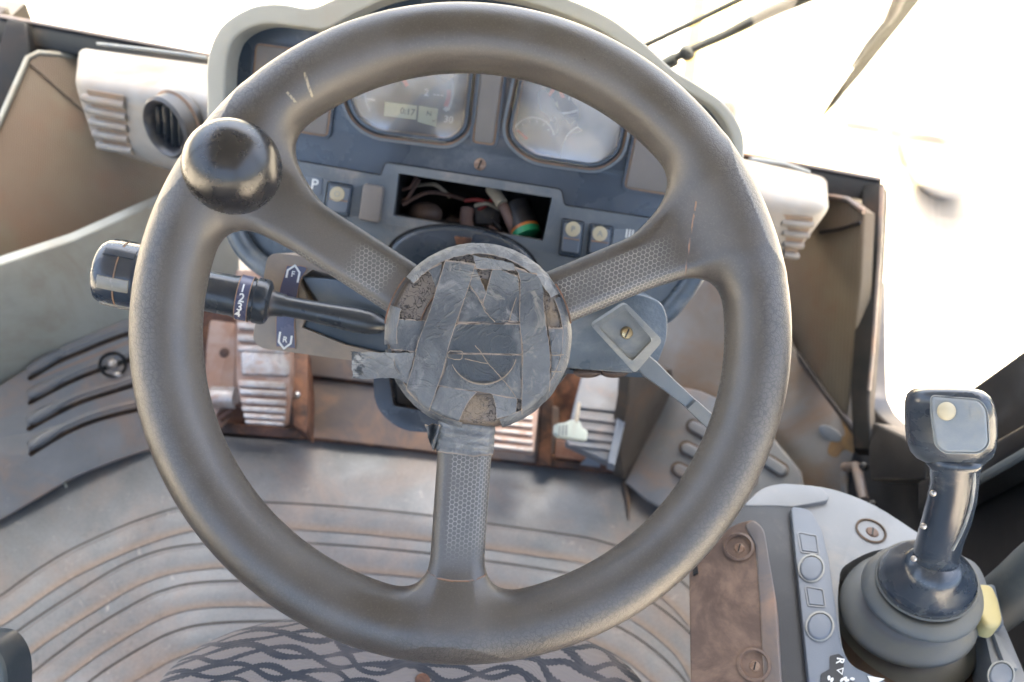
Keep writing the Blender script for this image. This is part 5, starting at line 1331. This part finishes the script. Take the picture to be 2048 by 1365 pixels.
# brown cover plate with screw holes
BC = pl3((1385, 1120, .665), (1500, 1045, .670), (1500, 1340, .60))
cvr = plate('cover_plate', rp([(1378, 1140, 14), (1392, 1098, 10), (1474, 1046, 22), (1510, 1038, 14), (1528, 1060, 18), (1548, 1200, 4), (1562, 1430), (1382, 1430)], 6), BC, .018, M_cover, con, bev=.007, seg=4)
plate('cover_flange', rp([(1488, 1050, 8), (1505, 1040, 8), (1528, 1056, 18), (1552, 1200, 4), (1568, 1430), (1530, 1430), (1520, 1220), (1510, 1090)], 6), BC, .03, M_plate, cvr, bev=.003, lift=.001)
for (u, v) in ((1477, 1094), (1508, 1330)):
    lathe('screw_well', [(.0125, .0010), (.0105, .0018), (.0085, -.003), (0, -.004)], on(BC, u, v, .0005), BC[1], M_cover, cvr, 28); screw('cover_screw', BC, u + 2, v + 4, 11, M_rustscrew, cvr, -.001)
plate('adjuster_tab', rp([(1384, 1118), (1392, 1112), (1396, 1145), (1386, 1150)], 2), BC, .004, M_black, cvr, lift=.003)
# yellow switch
ys = thing('yellow_switch', 'pale yellow capsule rocker switch on the right edge of the console', 'switch', on(CP, 1975, 1205))
plate('capsule', rp([(1944, 1166, 14), (1986, 1166, 18), (2000, 1200, 6), (2008, 1240, 12), (1996, 1256, 10), (1972, 1252, 14), (1956, 1222, 8)], 10, 6), CP, .016, M_yellow, ys, bev=.006, seg=4, lift=.022)
plate('base', rp([(1940, 1170), (1990, 1168), (2010, 1250), (1965, 1258)], 8), CP, .014, M_consstrip, ys, bev=.002, lift=.010)
plate('strip_right', rp([(1985, 1262), (2022, 1290), (2040, 1340), (2010, 1330)], 8), CP, .006, M_cons, con, bev=.002, lift=.004)

# joystick: gaiter and grip
js = thing('joystick', 'glossy dark pistol-grip joystick with a cream button standing in a rubber gaiter', 'joystick', on(CP, 1830, 1240))
gup = (P(1866, 1120, .60) - P(1800, 1260, .70)).normalized()
gx = (RT - gup * RT.dot(gup)).normalized(); gy = gup.cross(gx)
def ring3(u, v, d, rpx, n=56, squash=1., wob=0, ph=0):
    c = P(u, v, d); k = d / FPX * rpx
    return [c + gx * k * math.cos(2 * math.pi * i / n) * (1 + wob * math.sin(2 * math.pi * i / n * 3 + ph)) + gy * k * squash * math.sin(2 * math.pi * i / n) * (1 + wob * math.sin(2 * math.pi * i / n * 3 + ph)) for i in range(n)]
keys = []
for (u, v, d, r0_, r1_) in ((1806, 1306, .708, 100, 153), (1800, 1266, .686, 88, 143), (1812, 1226, .664, 78, 128), (1842, 1190, .642, 74, 112)):
    for t in np.linspace(.02, .98, 13):
        a__ = math.pi * t
        keys.append((u + 4 * t, v - 18 * t, d - .015 * t, r0_ + (r1_ - r0_) * abs(math.sin(a__)) ** .75))
keys += [(1846, 1172, .630, 84), (1852, 1162, .626, 80)]
loft('gaiter', [ring3(u, v, d, r_, squash=.93, wob=.016, ph=i * .12) for i, (u, v, d, r_) in enumerate(keys)], M_gaiter, js, 180)
gq = [(1852, 1160, .628, 86), (1854, 1158, .622, 92), (1856, 1154, .616, 89), (1858, 1148, .608, 80), (1864, 1138, .598, 58), (1868, 1126, .590, 47)]
loft('skirt', [ring3(u, v, d, r_, squash=.9) for u, v, d, r_ in gq], M_grip, js, 180)
tube('skirt_rim', [ring3(1853, 1159, .626, 92, squash=.9)[i % 56] for i in range(57)], .0015, M_gaiter, js, 8)
yaw = R(-24)
def gsec(u, v, d, wpx, dm, ex, tl=0., n=40):
    c = P(u, v, d); k = d / FPX * wpx / 2
    a__ = (RT * math.cos(yaw) + FWD * math.sin(yaw)); b__ = (FWD * math.cos(yaw) - RT * math.sin(yaw)) + UP * tl
    out = []
    for i in range(n):
        t = 2 * math.pi * i / n; cx_, sy_ = math.cos(t), math.sin(t)
        out.append(c + a__ * k * math.copysign(abs(cx_) ** (2 / ex), cx_) + b__ * dm / 2 * math.copysign(abs(sy_) ** (2 / ex), sy_))
    return out
gs_ = [(1868, 1132, .602, 92, .034, 2.2), (1872, 1110, .592, 84, .033, 2.3), (1880, 1080, .580, 84, .033, 2.4), (1893, 1040, .565, 88, .034, 2.5), (1903, 1000, .552, 88, .034, 2.5), (1908, 965, .541, 86, .034, 2.5), (1908, 938, .533, 90, .035, 2.6), (1906, 918, .527, 112, .038, 3)]
loft('grip', [gsec(*q) for q in gs_], M_grip, js, 180)
hs = [(1903, 926, .530, 96, .030, 3), (1902, 918, .527, 126, .036, 3.2), (1901, 905, .523, 146, .041, 3.6), (1900, 885, .518, 156, .044, 4.2), (1899, 860, .512, 159, .045, 4.4), (1898, 830, .506, 159, .045, 4.4), (1896, 805, .500, 154, .043, 4.2), (1895, 790, .497, 144, .039, 3.8), (1894, 781, .495, 124, .032, 3.4), (1893, 776, .494, 90, .02, 3)]
loft('head', [gsec(*q) for q in hs], M_grip, js, 180)
yn = -(FWD * math.cos(yaw) - RT * math.sin(yaw))
HP = (P(1912, 850, .4905), yn)
HPp = (P(1905, 845, .4775), face_cam(P(1905, 845, .4775), (yn + UP * .06).normalized()))
fpl = rp([(1862, 792, 10), (1958, 800, 12), (1974, 820, 12), (1978, 890, 12), (1960, 906, 10), (1888, 906, 12), (1872, 890, 8), (1864, 830, 6)], 8)
plate('face_plate', fpl, HPp, .010, M_gripface, js, bev=.0018, lift=.0)
ringpx('face_edge', fpl, 2.5, HPp, .006, M_lever, js, lift=-.0006, bev=.0006)
bu = ball('cream_button', on(HPp, 1893, 823, .001), .0056, M_cream, js, (1, 1, .55), 32)
plate('face_window', rp([(1940, 815), (1962, 818), (1962, 838), (1942, 835)], 2), HPp, .001, M_gripface, js, lift=.0004)
for (u, v, d) in ((1864, 987, .528), (1845, 1053, .547), (1826, 1118, .566)):
    ball('grip_screw', P(u + 2, v, d + .005), .0022, M_steel, js, seg=16)
tube('grip_seam', [P(u, v, d) for u, v, d in cr([(1945, 925, .512), (1948, 960, .520), (1942, 1010, .534), (1925, 1060, .551), (1905, 1100, .566)])], .0012, M_lever, js, 6)

# ================================================================== seat and armrest
seat = thing('driver_seat', 'beige fabric seat cushion with dark wavy woven pattern', 'seat', Pz(800, 1500, .35))
SZ = (V3((0, 0, .50)), V3((0, 0, 1)))
so = cr([(220, 1480), (285, 1365), (335, 1305), (400, 1262), (475, 1232), (560, 1216), (650, 1211), (800, 1212), (950, 1218), (1080, 1232), (1180, 1256), (1260, 1300), (1315, 1365), (1370, 1480), (1420, 1700), (1300, 2100), (200, 2100), (160, 1700)], True, 5)
plate('cushion', so, SZ, .11, M_seat, seat, bev=.035, seg=8, lift=0.0, smooth=180)
box('seat_base', (-.10, -.12, .20), .34, .36, .40, M_consdark, seat, bev=.02)
ball('cushion_button', Pz(845, 1362, .50), .006, M_rust, seat, (1, 1, .5), 16)
arm = thing('armrest', 'worn dark teal armrest tip at the lower left corner', 'armrest', P(0, 1340, .60))
AR = pl3((0, 1300, .60), (60, 1330, .60), (0, 1380, .60))
plate('pad', cr([(-120, 1290), (-60, 1290), (-30, 1294), (-8, 1314), (6, 1350), (8, 1400), (2, 1500), (-120, 1500)], True, 5), AR, .035, M_pocketdark, arm, bev=.008, seg=4)
plate('worn_cover', cr([(-120, 1296), (-60, 1292), (-30, 1296), (-8, 1315), (4, 1350), (6, 1400), (0, 1500), (-120, 1500)], True, 5), AR, .006, M_arm2, arm, bev=.003, lift=.005)

# ================================================================== outside the windscreen
GZ = -1.9
gm = bpy.data.meshes.new('ground'); gm.from_pydata([(-150, -150, GZ), (150, -150, GZ), (150, 150, GZ), (-150, 150, GZ)], [], [(0, 1, 2, 3)])
struct(meshobj('ground', gm, M_ground, None, None, None, None))
lf = thing('loader_front_frame', 'pale yellow front frame of the loader seen blurred beyond the windscreen', 'machine frame', V3((-.1, 2.5, GZ)))
box('deck_plate', (-.35, 3.0, -.75), 1.5, 2.6, .06, M_ypaint, lf, bev=.01)
loft('lift_arm', [[V3((.50 + .10 * i, 1.75 + i * 1.2, -.30 + .06 * i)) + V3(q) for q in ((-.10, 0, 0), (.10, 0, 0), (.10, .05, -.3), (-.10, .05, -.3))] for i in range(4)], M_ypaint, lf, 30)
box('yellow_bracket', (1.07, 3.05, -.80), .45, .5, .06, M_ypaint, lf, bev=.02)
tube('hose', [V3(q) for q in cr([(.34, 1.62, .02), (.36, 1.66, .10), (.40, 1.7, .12), (.44, 1.75, .05), (.44, 1.9, -.1)])], .018, M_plate, lf, 10)
tube('hydraulic_cylinder', [V3((.1, 1.9, -.05)), V3((.2, 4.2, .2))], .06, M_ypaint, lf, 16)
tube('wheel_tyre', [V3((2.55, 4.7 + .55 * math.cos(t), -1.25 + .55 * math.sin(t))) for t in np.linspace(0, 2 * math.pi, 33)], .19, mk('grey_tyre', (.28, .30, .36), (.32, .33, .38), rough=.9), lf, 14)
box('side_step', (1.62, 3.5, -.92), .55, .22, .05, mk('grey_step_steel', (.10, .115, .14), (.12, .13, .15), rough=.6), lf, bev=.01)
WPp = (V3((0, 1.30, 0)), V3((0, -1, 0)))
def wpt(u, v, y=1.30): r = ray(u, v); return CAM + r * (y / r.y)
w1 = thing('windscreen_wiper', 'thin grey double wiper arm crossing the top right of the windscreen', 'wiper', wpt(1330, 130))
tube('arm_rod', [wpt(1284, 94), wpt(1380, 48), wpt(1490, -6), wpt(1700, -110)], .0052, M_wiper, w1, 10)
tube('arm_rod', [wpt(1322, 132), wpt(1372, 104), wpt(1450, 70), wpt(1540, 24), wpt(1620, -10), wpt(1760, -70)], [.008, .0075, .008, .0105, .011, .012], M_wiper, w1, 12)
ball('arm_joint', wpt(1374, 106, 1.295), .0145, M_wiper, w1, (1, 1, .6), 20)
tube('arm_foot', [wpt(1318, 136), wpt(1352, 118)], .012, M_wiper, w1, 12)
w2 = thing('windscreen_wiper', 'olive grey wiper blade hanging with its tip pointing down', 'wiper', wpt(1648, 232))
loft('blade_rubber', [[wpt(u - w_ * .86, v - w_ * .5, 1.30), wpt(u + w_ * .86, v + w_ * .5, 1.30), wpt(u + w_ * .86, v + w_ * .5, 1.315), wpt(u - w_ * .86, v - w_ * .5, 1.315)] for u, v, w_ in ((1645, 233, 2), (1660, 213, 5), (1690, 174, 8), (1715, 142, 10), (1760, 84, 11), (1800, 33, 12), (1842, -21, 12), (1980, -198, 12))], M_blade, w2, 30)
tube('blade_bracket', [wpt(u, v, 1.29) for u, v in ((1704, 134), (1735, 90), (1770, 48), (1800, 5), (1830, -40))], [.003, .005, .006, .0065, .007], M_wiper, w2, 8)
tube('blade_clip', [wpt(u, v, 1.285) for u, v in ((1773, 47), (1788, 20), (1800, -8))], [.007, .010, .010], M_post, w2, 8)
